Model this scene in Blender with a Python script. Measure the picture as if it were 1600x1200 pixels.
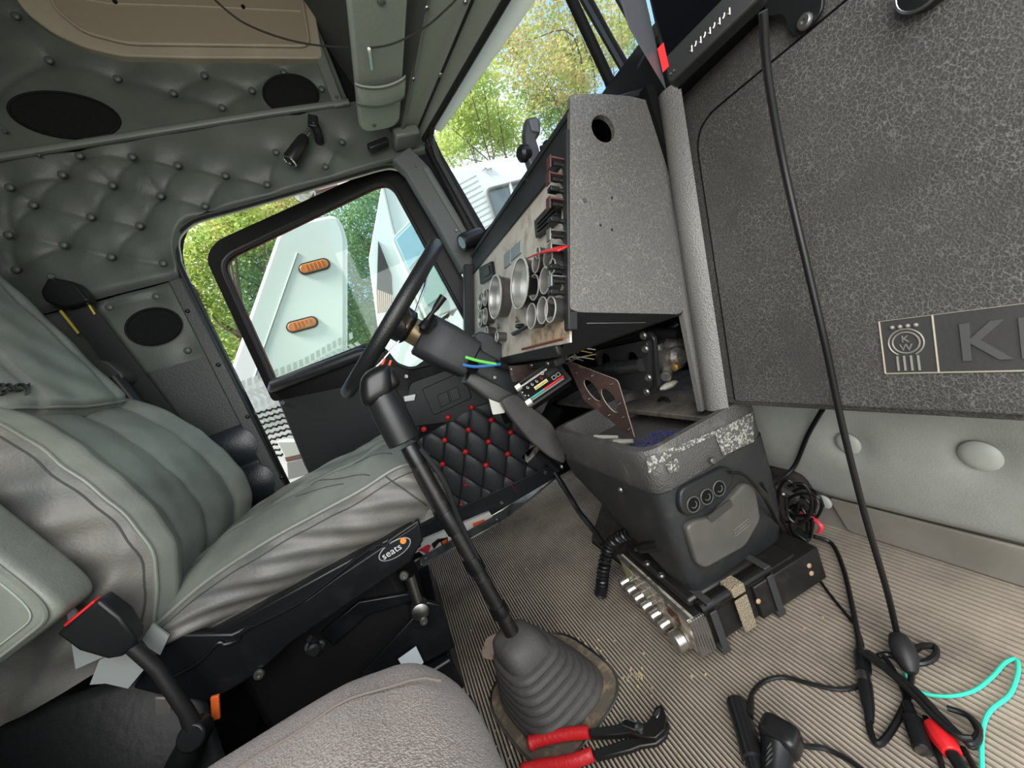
import bpy, bmesh, math, random
from mathutils import Vector as V, Matrix
random.seed(7)
sc = bpy.context.scene
for o in list(bpy.data.objects): bpy.data.objects.remove(o)
COL = sc.collection
# ---------------------------------------------------------------- camera
# cab axes: +X to the nose of the truck, +Y to the driver's side, +Z up, floor at Z=0 (metres)
FPX = 600.0; TH = math.radians(22.6); NN = math.hypot(200, FPX)
c_, s_ = math.cos(TH), math.sin(TH)
AX = V((c_*FPX/NN, -s_, c_*200/NN)); AY = V((-200/NN, 0, FPX/NN)); AZ = -V((s_*FPX/NN, c_, s_*200/NN))
CAM = V((0, 0, 0.68))
right = V((AX.x, AY.x, AZ.x)); down = V((AX.y, AY.y, AZ.y)); fwd = V((AX.z, AY.z, AZ.z))
cd = bpy.data.cameras.new('camera'); cam = bpy.data.objects.new('camera', cd); COL.objects.link(cam)
cam.matrix_world = Matrix(((right.x, -down.x, -fwd.x, CAM.x), (right.y, -down.y, -fwd.y, CAM.y), (right.z, -down.z, -fwd.z, CAM.z), (0, 0, 0, 1)))
cd.sensor_width = 36; cd.lens = 36*FPX/1600; cd.clip_start = .01; cd.clip_end = 300
sc.camera = cam
# ---------------------------------------------------------------- world, sun, doorway fill, exposure
w = bpy.data.worlds.new('sky'); sc.world = w; w.use_nodes = True
nt = w.node_tree; nt.nodes.clear()
def N(nt, t, **k):
    n = nt.nodes.new(t)
    for a, b in k.items(): setattr(n, a, b)
    return n
wo = N(nt, 'ShaderNodeOutputWorld'); bg = N(nt, 'ShaderNodeBackground'); tc = N(nt, 'ShaderNodeTexCoord')
nz = N(nt, 'ShaderNodeTexNoise'); nz.inputs['Scale'].default_value = 2.2; nz.inputs['Detail'].default_value = 6
cr = N(nt, 'ShaderNodeValToRGB'); cr.color_ramp.elements[0].position = .42; cr.color_ramp.elements[1].position = .62
cr.color_ramp.elements[0].color = (.30, .52, .88, 1); cr.color_ramp.elements[1].color = (.95, .95, .95, 1)
nt.links.new(tc.outputs['Generated'], nz.inputs['Vector']); nt.links.new(nz.outputs['Fac'], cr.inputs['Fac'])
nt.links.new(cr.outputs['Color'], bg.inputs['Color']); bg.inputs['Strength'].default_value = 1.45
nt.links.new(bg.outputs['Background'], wo.inputs['Surface'])
sun = bpy.data.lights.new('sun', 'SUN'); sun.energy = 7.5; sun.angle = math.radians(12); sun.color = (1, .96, .88)
so = bpy.data.objects.new('sun', sun); COL.objects.link(so)
so.rotation_euler = V((.62, .13, -.77)).to_track_quat('-Z', 'Y').to_euler()
def area(name, loc, to, sx, sy, e, col=(1, 1, 1)):
    l = bpy.data.lights.new(name, 'AREA'); l.shape = 'RECTANGLE'; l.size = sx; l.size_y = sy; l.energy = e; l.color = col
    o = bpy.data.objects.new(name, l); COL.objects.link(o); o.location = loc
    o.rotation_euler = (V(to)-V(loc)).to_track_quat('-Z', 'Y').to_euler(); return o
area('passenger_door_fill', (-.14, -.45, 1.12), (.15, 1.2, .50), 1.25, 1.5, 31, (1, .955, .89))  # added fill lamp, boosts the daylight coming through the open passenger door
sc.view_settings.view_transform = 'Standard'; sc.view_settings.look = 'None'
sc.view_settings.gamma = 1; sc.view_settings.use_curve_mapping = False; sc.view_settings.exposure = 0.2
# ---------------------------------------------------------------- helpers
def ray(u, v):
    a, b = (u-800)/FPX, (v-600)/FPX
    return right*a + down*b + fwd
def OY(u, v, y): d = ray(u, v); return CAM + d*((y-CAM.y)/d.y)
def OX(u, v, x): d = ray(u, v); return CAM + d*((x-CAM.x)/d.x)
def OZ(u, v, z=0): d = ray(u, v); return CAM + d*((z-CAM.z)/d.z)
def OP(u, v, p, n): d = ray(u, v); n = V(n); return CAM + d*((V(p)-CAM).dot(n)/d.dot(n))
def lin(c): return tuple((x/255/12.92 if x/255 <= .04045 else ((x/255+.055)/1.055)**2.4) for x in c[:3]) + (1,)
MATS = {}
def mat(name, col, rough=.55, metal=0, var=None, bump=None, crack=None, spec=.5, trans=0, sheen=0, coat=0):
    """var=(scale,colour2,lo,hi) noise colour; bump=(kind,scale,strength); crack=(scale,line colour,width)"""
    if name in MATS: return MATS[name]
    m = bpy.data.materials.new(name); m.use_nodes = True; nt = m.node_tree
    b = nt.nodes['Principled BSDF']; L = nt.links.new
    b.inputs['Base Color'].default_value = lin(col); b.inputs['Roughness'].default_value = rough
    b.inputs['Metallic'].default_value = metal; b.inputs['Specular IOR Level'].default_value = spec
    b.inputs['Coat Weight'].default_value = coat; b.inputs['Sheen Weight'].default_value = sheen
    tc = N(nt, 'ShaderNodeTexCoord'); src = None
    if var:
        vs = var if isinstance(var, list) else [var]
        for vv in vs:
            nz = N(nt, 'ShaderNodeTexNoise'); nz.inputs['Scale'].default_value = vv[0]; nz.inputs['Detail'].default_value = 8
            nz.inputs['Roughness'].default_value = .62
            L(tc.outputs['Object'], nz.inputs['Vector'])
            r = N(nt, 'ShaderNodeMapRange'); r.inputs[1].default_value = vv[2]; r.inputs[2].default_value = vv[3]
            L(nz.outputs['Fac'], r.inputs[0])
            mx = N(nt, 'ShaderNodeMix', data_type='RGBA'); mx.inputs[6].default_value = lin(col); mx.inputs[7].default_value = lin(vv[1])
            if src: L(src, mx.inputs[6])
            L(r.outputs[0], mx.inputs[0]); src = mx.outputs[2]
    hgt = None
    if crack:
        nz = N(nt, 'ShaderNodeTexNoise'); nz.inputs['Scale'].default_value = crack[0]*.5; nz.inputs['Detail'].default_value = 4
        L(tc.outputs['Object'], nz.inputs['Vector'])
        mp = N(nt, 'ShaderNodeVectorMath', operation='MULTIPLY_ADD'); mp.inputs[1].default_value = (.055*40/crack[0],)*3
        L(nz.outputs['Color'], mp.inputs[0]); L(tc.outputs['Object'], mp.inputs[2])
        vo = N(nt, 'ShaderNodeTexVoronoi', feature='DISTANCE_TO_EDGE'); vo.inputs['Scale'].default_value = crack[0]
        L(mp.outputs[0], vo.inputs['Vector'])
        r = N(nt, 'ShaderNodeMapRange'); r.inputs[1].default_value = 0; r.inputs[2].default_value = crack[2]
        r.inputs[3].default_value = 1; r.inputs[4].default_value = 0; L(vo.outputs['Distance'], r.inputs[0])
        n2 = N(nt, 'ShaderNodeTexNoise'); n2.inputs['Scale'].default_value = 9; L(tc.outputs['Object'], n2.inputs['Vector'])
        r2 = N(nt, 'ShaderNodeMapRange'); r2.inputs[1].default_value = .24; r2.inputs[2].default_value = .54; L(n2.outputs['Fac'], r2.inputs[0])
        mm = N(nt, 'ShaderNodeMath', operation='MULTIPLY'); L(r.outputs[0], mm.inputs[0]); L(r2.outputs[0], mm.inputs[1])
        mx = N(nt, 'ShaderNodeMix', data_type='RGBA'); mx.inputs[6].default_value = lin(col); mx.inputs[7].default_value = lin(crack[1])
        if src: L(src, mx.inputs[6])
        L(mm.outputs[0], mx.inputs[0]); src = mx.outputs[2]; hgt = r.outputs[0]
    if src: L(src, b.inputs['Base Color'])
    if bump:
        k, s, st = bump
        if k == 'noise':
            t = N(nt, 'ShaderNodeTexNoise'); t.inputs['Scale'].default_value = s; t.inputs['Detail'].default_value = 5; out = t.outputs['Fac']
        elif k == 'voro':
            t = N(nt, 'ShaderNodeTexVoronoi'); t.inputs['Scale'].default_value = s; out = t.outputs['Distance']
        elif k == 'wave':
            t = N(nt, 'ShaderNodeTexWave'); t.inputs['Scale'].default_value = s; t.inputs['Distortion'].default_value = 2; out = t.outputs['Fac']
        L(tc.outputs['Object'], t.inputs['Vector'])
        bp = N(nt, 'ShaderNodeBump'); bp.inputs['Strength'].default_value = st; bp.inputs['Distance'].default_value = .004
        if hgt and k == 'crack': out = hgt
        L(out, bp.inputs['Height']); L(bp.outputs[0], b.inputs['Normal'])
    MATS[name] = m; return m
class MB:
    def __init__(s): s.v = []; s.f = []; s.mi = []
    def add(s, vs, fs):
        k = len(s.v); s.v += [tuple(p) for p in vs]; s.f += [tuple(i+k for i in f) for f in fs]; return s
    def prism(s, pts, vec):
        n = len(pts); vec = V(vec); a = [V(p) for p in pts]; b = [p+vec for p in a]
        nr = V((0, 0, 0))
        for i in range(n): nr += a[i].cross(a[(i+1) % n])
        fl = nr.dot(vec) > 0
        fs = [tuple(range(n)), tuple(range(2*n-1, n-1, -1))] + [(i, i+n, (i+1) % n+n, (i+1) % n) for i in range(n)]
        if fl: fs = [tuple(reversed(f)) for f in fs]
        return s.add(a+b, fs)
    def box(s, c, d, M=None):
        c = V(c); d = V(d)/2
        vs = [V((x*d.x, y*d.y, z*d.z)) for x in (-1, 1) for y in (-1, 1) for z in (-1, 1)]
        if M is not None: vs = [M @ p for p in vs]
        return s.add([p+c for p in vs], [(0, 1, 3, 2), (4, 6, 7, 5), (0, 4, 5, 1), (2, 3, 7, 6), (0, 2, 6, 4), (1, 5, 7, 3)])
    def tube(s, path, r, n=10, closed=False, caps=True, ell=1):
        P = [V(p) for p in path]; m = len(P)
        R = r if isinstance(r, (list, tuple)) else [r]*m
        T = []
        for i in range(m):
            a = P[(i-1) % m] if (closed or i > 0) else P[i]; b = P[(i+1) % m] if (closed or i < m-1) else P[i]
            t = (b-a); T.append(t.normalized() if t.length > 1e-9 else V((0, 0, 1)))
        u = T[0].orthogonal().normalized(); vs = []
        for i in range(m):
            u = (u - T[i]*u.dot(T[i])); u = u.normalized() if u.length > 1e-6 else T[i].orthogonal().normalized()
            w_ = T[i].cross(u)
            for k in range(n):
                a = 2*math.pi*k/n; vs.append(P[i] + (u*math.cos(a) + w_*math.sin(a)*ell)*R[i])
        fs = []
        for i in range(m if closed else m-1):
            j = (i+1) % m
            for k in range(n): fs.append((i*n+k, i*n+(k+1) % n, j*n+(k+1) % n, j*n+k))
        if caps and not closed: fs += [tuple(range(n-1, -1, -1)), tuple((m-1)*n+k for k in range(n))]
        return s.add(vs, fs)
    def lathe(s, prof, o, ax, n=24, capa=True, capb=True):
        o = V(o); ax = V(ax).normalized(); u = ax.orthogonal().normalized(); w_ = ax.cross(u); vs = []; m = len(prof)
        for r, h in prof:
            for k in range(n):
                a = 2*math.pi*k/n; vs.append(o + ax*h + (u*math.cos(a)+w_*math.sin(a))*r)
        fs = [(i*n+k, i*n+(k+1) % n, (i+1)*n+(k+1) % n, (i+1)*n+k) for i in range(m-1) for k in range(n)]
        if capa: fs.append(tuple(range(n-1, -1, -1)))
        if capb: fs.append(tuple((m-1)*n+k for k in range(n)))
        return s.add(vs, fs)
    def sphere(s, c, r, n=14, m=8, sc=(1, 1, 1)):
        c = V(c); vs = [c+V((0, 0, -r*sc[2]))]
        for i in range(1, m):
            a = -math.pi/2+math.pi*i/m
            for k in range(n):
                b = 2*math.pi*k/n; vs.append(c+V((math.cos(a)*math.cos(b)*r*sc[0], math.cos(a)*math.sin(b)*r*sc[1], math.sin(a)*r*sc[2])))
        vs.append(c+V((0, 0, r*sc[2]))); e = len(vs)-1
        fs = [(0, 1+(k+1) % n, 1+k) for k in range(n)]
        for i in range(m-2):
            for k in range(n): a = 1+i*n+k; b = 1+i*n+(k+1) % n; fs.append((a, b, b+n, a+n))
        a = 1+(m-2)*n; fs += [(e, a+k, a+(k+1) % n) for k in range(n)]
        return s.add(vs, fs)
    def grid(s, fn, nu, nv, closeu=False, flip=False):
        vs = [fn(i/(nu if closeu else nu-1), j/(nv-1)) for j in range(nv) for i in range(nu)]
        fs = []
        for j in range(nv-1):
            for i in range(nu if closeu else nu-1):
                q = (j*nu+i, j*nu+(i+1) % nu, (j+1)*nu+(i+1) % nu, (j+1)*nu+i); fs.append(tuple(reversed(q)) if flip else q)
        return s.add(vs, fs)
    def plate(s, outer, holes, vec):
        """flat polygon with holes, extruded by vec"""
        bm = bmesh.new(); es = []
        for lp in [outer]+holes:
            vv = [bm.verts.new(V(p)) for p in lp]
            es += [bm.edges.new((vv[i], vv[(i+1) % len(vv)])) for i in range(len(vv))]
        bmesh.ops.triangle_fill(bm, use_beauty=True, use_dissolve=False, edges=es)
        r = bmesh.ops.extrude_face_region(bm, geom=bm.faces[:])
        bmesh.ops.translate(bm, vec=V(vec), verts=[g for g in r['geom'] if isinstance(g, bmesh.types.BMVert)])
        bmesh.ops.recalc_face_normals(bm, faces=bm.faces[:]); bm.verts.index_update()
        s.add([v.co.copy() for v in bm.verts], [tuple(v.index for v in f.verts) for f in bm.faces]); bm.free(); return s
def mesh(mb, name, smooth=True, ang=38):
    me = bpy.data.meshes.new(name); me.from_pydata(mb.v, [], mb.f); me.validate(); me.update()
    if smooth:
        me.polygons.foreach_set('use_smooth', [True]*len(me.polygons)); me.set_sharp_from_angle(angle=math.radians(ang))
    return me
def obj(name, mb, m, parent=None, bevel=0, seg=2, sub=0, solid=0, smooth=True, kind=None, ang=38, label=None, recalc=True):
    me = mesh(mb, name, smooth, ang)
    if recalc:
        bm = bmesh.new(); bm.from_mesh(me); bmesh.ops.recalc_face_normals(bm, faces=bm.faces[:]); bm.to_mesh(me); bm.free()
        if smooth: me.set_sharp_from_angle(angle=math.radians(ang))
    me.materials.append(m); o = bpy.data.objects.new(name, me); COL.objects.link(o)
    if parent: par(o, parent)
    if solid: d = o.modifiers.new('s', 'SOLIDIFY'); d.thickness = solid; d.offset = 0
    if bevel:
        d = o.modifiers.new('b', 'BEVEL'); d.width = bevel; d.segments = seg; d.limit_method = 'ANGLE'; d.angle_limit = math.radians(35); d.harden_normals = False
    if sub: d = o.modifiers.new('u', 'SUBSURF'); d.levels = sub; d.render_levels = sub
    if kind: o['kind'] = kind
    if label: o['label'] = label
    return o
def wloc(o):
    p = o.location.copy()
    q = o
    while q.parent: q = q.parent; break
    return p
def par(o, p):
    o.parent = p
    M = Matrix.Identity(4); q = p
    chain = []
    while q: chain.append(q); q = q.parent
    for q in reversed(chain): M = M @ q.matrix_parent_inverse @ q.matrix_basis
    o.matrix_parent_inverse = M.inverted()
def inst(name, me, loc, axis=None, parent=None, scale=1, kind=None, roll=0):
    o = bpy.data.objects.new(name, me); COL.objects.link(o)
    o.location = loc
    if axis is not None: o.rotation_euler = (V(axis).to_track_quat('Z', 'Y').to_matrix() @ Matrix.Rotation(roll, 3, 'Z')).to_euler()
    o.scale = (scale,)*3
    if parent: par(o, parent)
    if kind: o['kind'] = kind
    return o
def shared(mb, m, name='piece'):
    me = mesh(mb, name); me.materials.append(m); return me
def thing(name, loc, label, cat, group=None, kind=None):
    o = bpy.data.objects.new(name, None); COL.objects.link(o); o.location = loc; o.empty_display_size = .05
    return tag(o, label, cat, group, kind)
def tag(o, label, cat, group=None, kind=None):
    o['label'] = label; o['category'] = cat
    if group: o['group'] = group
    if kind: o['kind'] = kind
    return o
def cr_(pts, n=8, closed=False):
    P = [V(p) for p in pts]; m = len(P); out = []
    for i in range(m if closed else m-1):
        g = lambda k: P[k % m] if closed else P[min(max(k, 0), m-1)]
        a, b, c, d = g(i-1), g(i), g(i+1), g(i+2)
        for k in range(n):
            t = k/n; out.append(.5*((2*b)+(c-a)*t+(2*a-5*b+4*c-d)*t*t+(3*b-a-3*c+d)*t*t*t))
    if not closed: out.append(P[-1])
    return out
def rnd(pts, r, n=5):
    """round the corners of a planar closed polygon"""
    P = [V(p) for p in pts]; m = len(P); out = []
    for i in range(m):
        a, b, c = P[i-1], P[i], P[(i+1) % m]; rr = r[i] if isinstance(r, (list, tuple)) else r
        if rr <= 0: out.append(b); continue
        d1 = (a-b); d2 = (c-b); k = min(rr, d1.length*.48, d2.length*.48); p = b+d1.normalized()*k; q = b+d2.normalized()*k
        for j in range(n+1): t = j/n; out.append(p*(1-t)**2+b*2*t*(1-t)+q*t*t)
    return out
def inset(pts, d):
    """shrink a closed planar loop towards its centre by about d"""
    P = [V(p) for p in pts]; c = sum(P, V((0, 0, 0)))/len(P)
    return [p+(c-p).normalized()*d for p in P]
def circle(c, n, r, k=24):
    n = V(n).normalized(); u = n.orthogonal().normalized(); w_ = n.cross(u); c = V(c)
    return [c+(u*math.cos(2*math.pi*i/k)+w_*math.sin(2*math.pi*i/k))*r for i in range(k)]
def frame(ax, up=(0, 0, 1)):
    """rotation whose X column is ax, Z column close to up"""
    x = V(ax).normalized(); y = V(up).cross(x).normalized(); z = x.cross(y)
    return Matrix((x, y, z)).transposed()
def seg_d(p, a, b):
    ab = b-a; t = max(0, min(1, (p-a).dot(ab)/max(ab.length_squared, 1e-9))); return (p-a-ab*t).length, t
def dome(r, h, n=14):
    return MB().lathe([(r*.75, -h*.6), (r*.98, 0), (r, h*.3), (r*.85, h*.68), (r*.5, h*.92), (r*.1, h)], (0, 0, 0), (0, 0, 1), n)
def screw_mesh(r, m): return shared(MB().lathe([(r, 0), (r, r*.35), (r*.8, r*.6), (r*.35, r*.62), (r*.3, r*.35)], (0, 0, 0), (0, 0, 1), 12), m, 'screw')
# text as a mesh laid on a plane
def text(name, s, org, xdir, ydir, size, m, parent, depth=.0005, shear=0, align='LEFT', off=0, space=1, wide=1):
    cu = bpy.data.curves.new(name, 'FONT'); cu.body = s; cu.size = size; cu.extrude = depth; cu.shear = shear; cu.align_x = align; cu.offset = off; cu.space_character = space; cu.resolution_u = 3
    t = bpy.data.objects.new(name, cu); COL.objects.link(t)
    x = V(xdir).normalized(); z = x.cross(V(ydir)).normalized(); y = z.cross(x)
    dg = bpy.context.evaluated_depsgraph_get(); me = bpy.data.meshes.new_from_object(t.evaluated_get(dg))
    bpy.data.objects.remove(t); bpy.data.curves.remove(cu)
    R = Matrix((x*wide, y, z)).transposed().to_4x4(); R.translation = V(org); me.transform(R)
    me.materials.clear(); me.materials.append(m); o = bpy.data.objects.new(name, me); COL.objects.link(o)
    if parent: par(o, parent)
    return o
# ================================================================ materials
VINYL = mat('worn_dash_vinyl', (72, 71, 69), .40, crack=(165, (110, 108, 103), .075), bump=('voro', 430, .2), var=(5, (60, 59, 58), .45, .75))
VINYL2 = mat('dash_vinyl_smooth', (92, 91, 88), .40, bump=('noise', 330, .35), crack=(130, (132, 129, 123), .06))
DASHBLK = mat('black_dash_plastic', (36, 37, 38), .45, bump=('noise', 400, .1), spec=.35)
BLACK = mat('black_plastic', (24, 25, 26), .36, spec=.35)
MATTE = mat('matte_black', (17, 17, 18), .7, spec=.15)
RUBBER = mat('black_rubber', (26, 26, 26), .5, spec=.3)
GLOSSBLK = mat('gloss_black_paint', (14, 14, 15), .2)
PADGRN = mat('green_grey_tufted_vinyl', (76, 83, 77), .5, bump=('noise', 260, .18), var=(6, (66, 73, 68), .4, .7))
PADBTN = mat('tuft_button_vinyl', (72, 78, 73), .45)
CREAM = mat('cream_moulded_panel', (150, 142, 126), .55, var=(3, (128, 120, 106), .4, .7))
GREYTRIM = mat('grey_trim_plastic', (98, 102, 98), .45)
MESHBLK = mat('speaker_mesh', (18, 21, 21), .8, spec=.2, bump=('voro', 500, .6))
CHROME = mat('chrome', (215, 215, 215), .14, 1)
STEEL = mat('brushed_steel', (150, 150, 148), .35, 1)
SCREW = mat('screw_metal', (140, 140, 138), .35, .9)
WHITEPAINT = mat('white_truck_paint', (240, 243, 240), .35)
FIREWALL = mat('pale_grey_firewall_vinyl', (176, 178, 170), .5, bump=('noise', 300, .15), var=(7, (158, 159, 150), .4, .7))
RED = mat('red_plastic', (206, 34, 38), .35)
# ================================================================ floor
floor = thing('floor', (.2, .7, 0), 'grey brown ribbed rubber cab floor mat, dusty', 'floor', kind='structure')
FLOORB = mat('dark_mat_base', (44, 38, 33), .8)  # darker base colour, seen in the grooves between the ribs
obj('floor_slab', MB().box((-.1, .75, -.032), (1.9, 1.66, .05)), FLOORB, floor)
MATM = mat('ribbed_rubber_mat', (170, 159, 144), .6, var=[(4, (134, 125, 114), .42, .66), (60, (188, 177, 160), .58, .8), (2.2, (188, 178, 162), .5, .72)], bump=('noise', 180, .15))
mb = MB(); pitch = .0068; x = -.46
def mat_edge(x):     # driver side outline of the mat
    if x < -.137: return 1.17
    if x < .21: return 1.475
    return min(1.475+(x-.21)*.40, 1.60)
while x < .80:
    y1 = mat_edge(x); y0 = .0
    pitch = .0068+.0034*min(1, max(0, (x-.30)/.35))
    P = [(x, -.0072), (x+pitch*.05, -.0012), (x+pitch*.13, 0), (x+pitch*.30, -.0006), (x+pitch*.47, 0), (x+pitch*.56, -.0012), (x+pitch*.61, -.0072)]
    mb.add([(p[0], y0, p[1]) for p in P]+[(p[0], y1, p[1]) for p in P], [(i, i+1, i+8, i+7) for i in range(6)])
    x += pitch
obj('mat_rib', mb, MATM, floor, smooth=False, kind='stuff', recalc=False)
SILL = mat('worn_sill_metal', (120, 122, 120), .4, .7, var=(14, (60, 58, 55), .45, .7))
sill = obj('sill_plate', MB().prism([(-.14, 1.47, .003), (.215, 1.47, .003), (.54, 1.60, .003), (.54, 1.63, .012), (.2, 1.525, .014), (-.14, 1.52, .012)], (0, 0, -.012)), SILL, floor, bevel=.003)
sm = screw_mesh(.007, SCREW)
for xx in (-.115, .06, .19): inst('screw', sm, (xx, 1.495, .007), (0, 0, 1), floor)
dirt = mat('crumb_dirt', (176, 160, 126), .9)
mb = MB()
for i in range(190):
    a = random.random()
    if a < .55: t = random.uniform(0, 2*math.pi); p = V((.055+math.cos(t)*random.uniform(.10, .15), .69+math.sin(t)*random.uniform(.10, .14), .001))
    elif a < .7: p = V((random.gauss(.20, .012), random.gauss(.61, .012), .001))
    else: p = V((random.uniform(-.05, .6), random.uniform(.35, 1.2), .001))
    mb.box(p, [random.uniform(.0012, .004) for _ in range(3)])
obj('floor_crumb', mb, dirt, floor, smooth=False, kind='stuff')
# ================================================================ firewall and kick panel under the dash
wf = thing('wall_front', (.8, .5, 0), 'pale grey padded firewall with covered buttons under the passenger dash', 'firewall', kind='structure')
FB = [(1330, 690, 1.0), (1537, 708, 1.1), (1740, 730, 1.1), (1292, 781, .8)]
fbp = [OX(u, v, .742) for u, v, s in FB]
def fw(u, v):
    y = .80-.84*u; z = .10+.36*v
    if v < .12: zz = .10
    bulge = .035*math.sin(math.pi*min(1, v*1.15))**.6 if v < .87 else .035*(1-v)/.13*.5
    p = V((.762-bulge, y, z))
    for b in fbp[:3]:
        d = math.hypot(y-b.y, z-b.z); p.x += .017*math.exp(-(d/.035)**2)
    p.x += .004*math.sin(9*y+4*z)*math.sin(14*z)
    return p
obj('firewall_pad', MB().grid(fw, 84, 40), FIREWALL, wf, sub=1)
KICK = mat('kick_panel_grey', (150, 145, 134), .55, var=(8, (132, 127, 116), .4, .7))
obj('kick_panel', MB().prism([(.782, -.05, -.01), (.782, .80, -.01), (.80, .80, .5), (.80, -.05, .5)], (.02, 0, 0)), KICK, wf)
obj('kick_flap', MB().prism(rnd([(.772, -.05, .005), (.772, .57, .005), (.768, .59, .085), (.768, -.05, .085)], .01), (.008, 0, 0)), KICK, wf, bevel=.003)
bmesh_btn = shared(dome(.024, .010, 20), mat('firewall_button', (182, 184, 175), .45), 'tuft_button')
for p, (u, v, s) in zip(fbp, FB): inst('tuft_button', bmesh_btn, (p.x-.008, p.y, p.z), (-1, 0, .05), wf, s*(.9 if s > .9 else .8))
obj('firewall_outer', MB().box((.84, .75, .35), (.06, 1.7, .95)), MATTE, wf)
# ================================================================ left wall: tufted panels, B pillar, rails
wl = thing('wall_left', (-.6, 1.47, .4), 'dark green grey button tufted vinyl wall on the driver side', 'wall', kind='structure')
YW = 1.455
BTN_UP = [(72, 90), (180, 119), (268, 142), (317, 114), (392, 138), (345, 165), (442, 109), (502, 136), (-20, 150), (20, 20)]
BTN_LO = [(93, 270), (172, 287), (203, 242), (275, 256), (350, 272), (416, 286), (508, 258), (534, 219), (248, 304), (318, 320), (47, 318), (138, 337), (215, 351), (95, 381), (252, 410), (8, 365), (10, 290), (120, 240), (430, 235), (170, 400), (20, 420)]
BTN_SP = [(163, 478), (238, 461), (289, 547)]
def tuft(btns, depth=.020, reach=.135, y=YW):
    B = [OY(u, v, y) for u, v in btns]; B2 = [V((b.x, b.z, 0)) for b in B]
    pairs = [(a, b) for i, a in enumerate(B2) for b in B2[i+1:] if .02 < (a-b).length < reach and abs(a.x-b.x) > .02]
    def f(x, z):
        p = V((x, z, 0)); d = min((p-b).length for b in B2)
        h = depth*.85*math.exp(-(d/.034)**1.2)
        for a, b in pairs:
            if abs(p.x-(a.x+b.x)/2) > reach or abs(p.y-(a.y+b.y)/2) > reach: continue
            ds, t = seg_d(p, a, b)
            if ds < .03: h += .0055*math.exp(-(ds/.007))
        h += .003*math.sin(31*x+9*z)*math.sin(23*z-7*x)
        return h
    return B, f
def open_top(x):      # lower edge of the tufted panel above the door opening
    if x < -.425: return 1.222
    if x < -.33: t = (x+.425)/.095; return 1.222+.155*math.sin(t*math.pi/2)**.55
    return 1.377+(x+.33)*.055
Blo, flo = tuft(BTN_LO); Bup, fup = tuft(BTN_UP, reach=.2)
def lo(u, v):
    x = -1.0+1.47*u; z0 = open_top(x); z = z0+(1.636-z0)*v
    e = v; edge = .018*(1-min(1, e/.06))**2
    return V((x, YW+.0+flo(x, z)+edge, z))
obj('tufted_panel', MB().grid(lo, 210, 70), PADGRN, wl, smooth=True, ang=180)
def upp(u, v):
    x = -1.0+1.27*u; z = 1.64+.46*v
    e = 1; edge = 0
    return V((x, YW+fup(x, z)+edge, z))
obj('tufted_panel', MB().grid(upp, 130, 56), PADGRN, wl, ang=180)
bt = shared(dome(.0105, .007), PADBTN, 'tuft_button')
for B, f in ((Blo, flo), (Bup, fup)):
    for b in B: inst('tuft_button', bt, (b.x, YW+.010, b.z), (0, -1, 0), wl)
# rail between the two panels
obj('rail', MB().tube([(-1.0, YW-.004, 1.645), (.0, YW-.004, 1.640), (.27, YW-.004, 1.632)], .014, 10, ell=.8), GREYTRIM, wl)
def stile(x0, z0, x1, z1, w): 
    return MB().prism(rnd([(x0, YW, z0), (x0+w, YW, z0), (x1+w, YW, z1), (x1, YW, z1)], .006), (0, -.014, 0))
obj('stile', stile(.215, 1.62, .235, 2.1, .035), GREYTRIM, wl, bevel=.004)
for u, v in ((510, 13), (526, 152), (60, 242), (8, 205)):
    p = OY(u, v, YW-.014); inst('screw', screw_mesh(.006, SCREW) if u < 0 else sm, p, (0, -1, 0), wl, .8)
# speaker grilles (oval)
def oval(cu, cv, du, dv, tilt, y, name='speaker_grille'):
    c = OY(cu, cv, y); rx = (OY(cu+du, cv, y)-c).length; rz = (OY(cu, cv+dv, y)-c).length
    M = Matrix.Rotation(math.radians(tilt), 3, 'Y')
    P = [c+M @ V((math.cos(a)*rx, 0, math.sin(a)*rz)) for a in [2*math.pi*i/40 for i in range(40)]]
    o = obj(name, MB().prism(P, (0, .02, 0)), MESHBLK, wl, bevel=.004)
    obj('grille_rim', MB().tube(P, .004, 8, closed=True), MATTE, o)
oval(103, 180, 82, 34, 18, YW-.004); oval(455, 147, 42, 29, 0, YW-.004)
# cream moulded storage panel up in the corner
cp = [(18, -60), (18, -10), (40, 20), (80, 50), (130, 73), (190, 87), (300, 90), (505, 91), (478, -60)]
P = [OY(u, v, YW-.02) for u, v in cp]; P = rnd(P, .02, 3)
obj('moulded_panel', MB().prism(P, (0, .045, 0)), CREAM, wl, bevel=.006)
ip = [(70, -60), (82, 10), (130, 50), (200, 68), (484, 72), (462, -60)]
P2 = rnd([OY(u, v, YW-.026) for u, v in ip], .03, 4)
obj('moulded_rim', MB().tube(P2, .005, 8, closed=True), CREAM, wl)
obj('moulded_recess', MB().prism(P2, (0, .008, 0)), mat('cream_recess', (128, 118, 102), .6), wl)
obj('moulded_fold', MB().tube([OY(u, v, YW-.026) for u, v in ((100, -6), (170, 6), (300, 10), (470, 18))], .004, 8), CREAM, wl)
for u, v in ((180, 3), (380, 11)): inst('clip', shared(dome(.006, .006), MATTE, 'clip'), OY(u, v, YW-.03), (0, -1, 0), wl)
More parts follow.
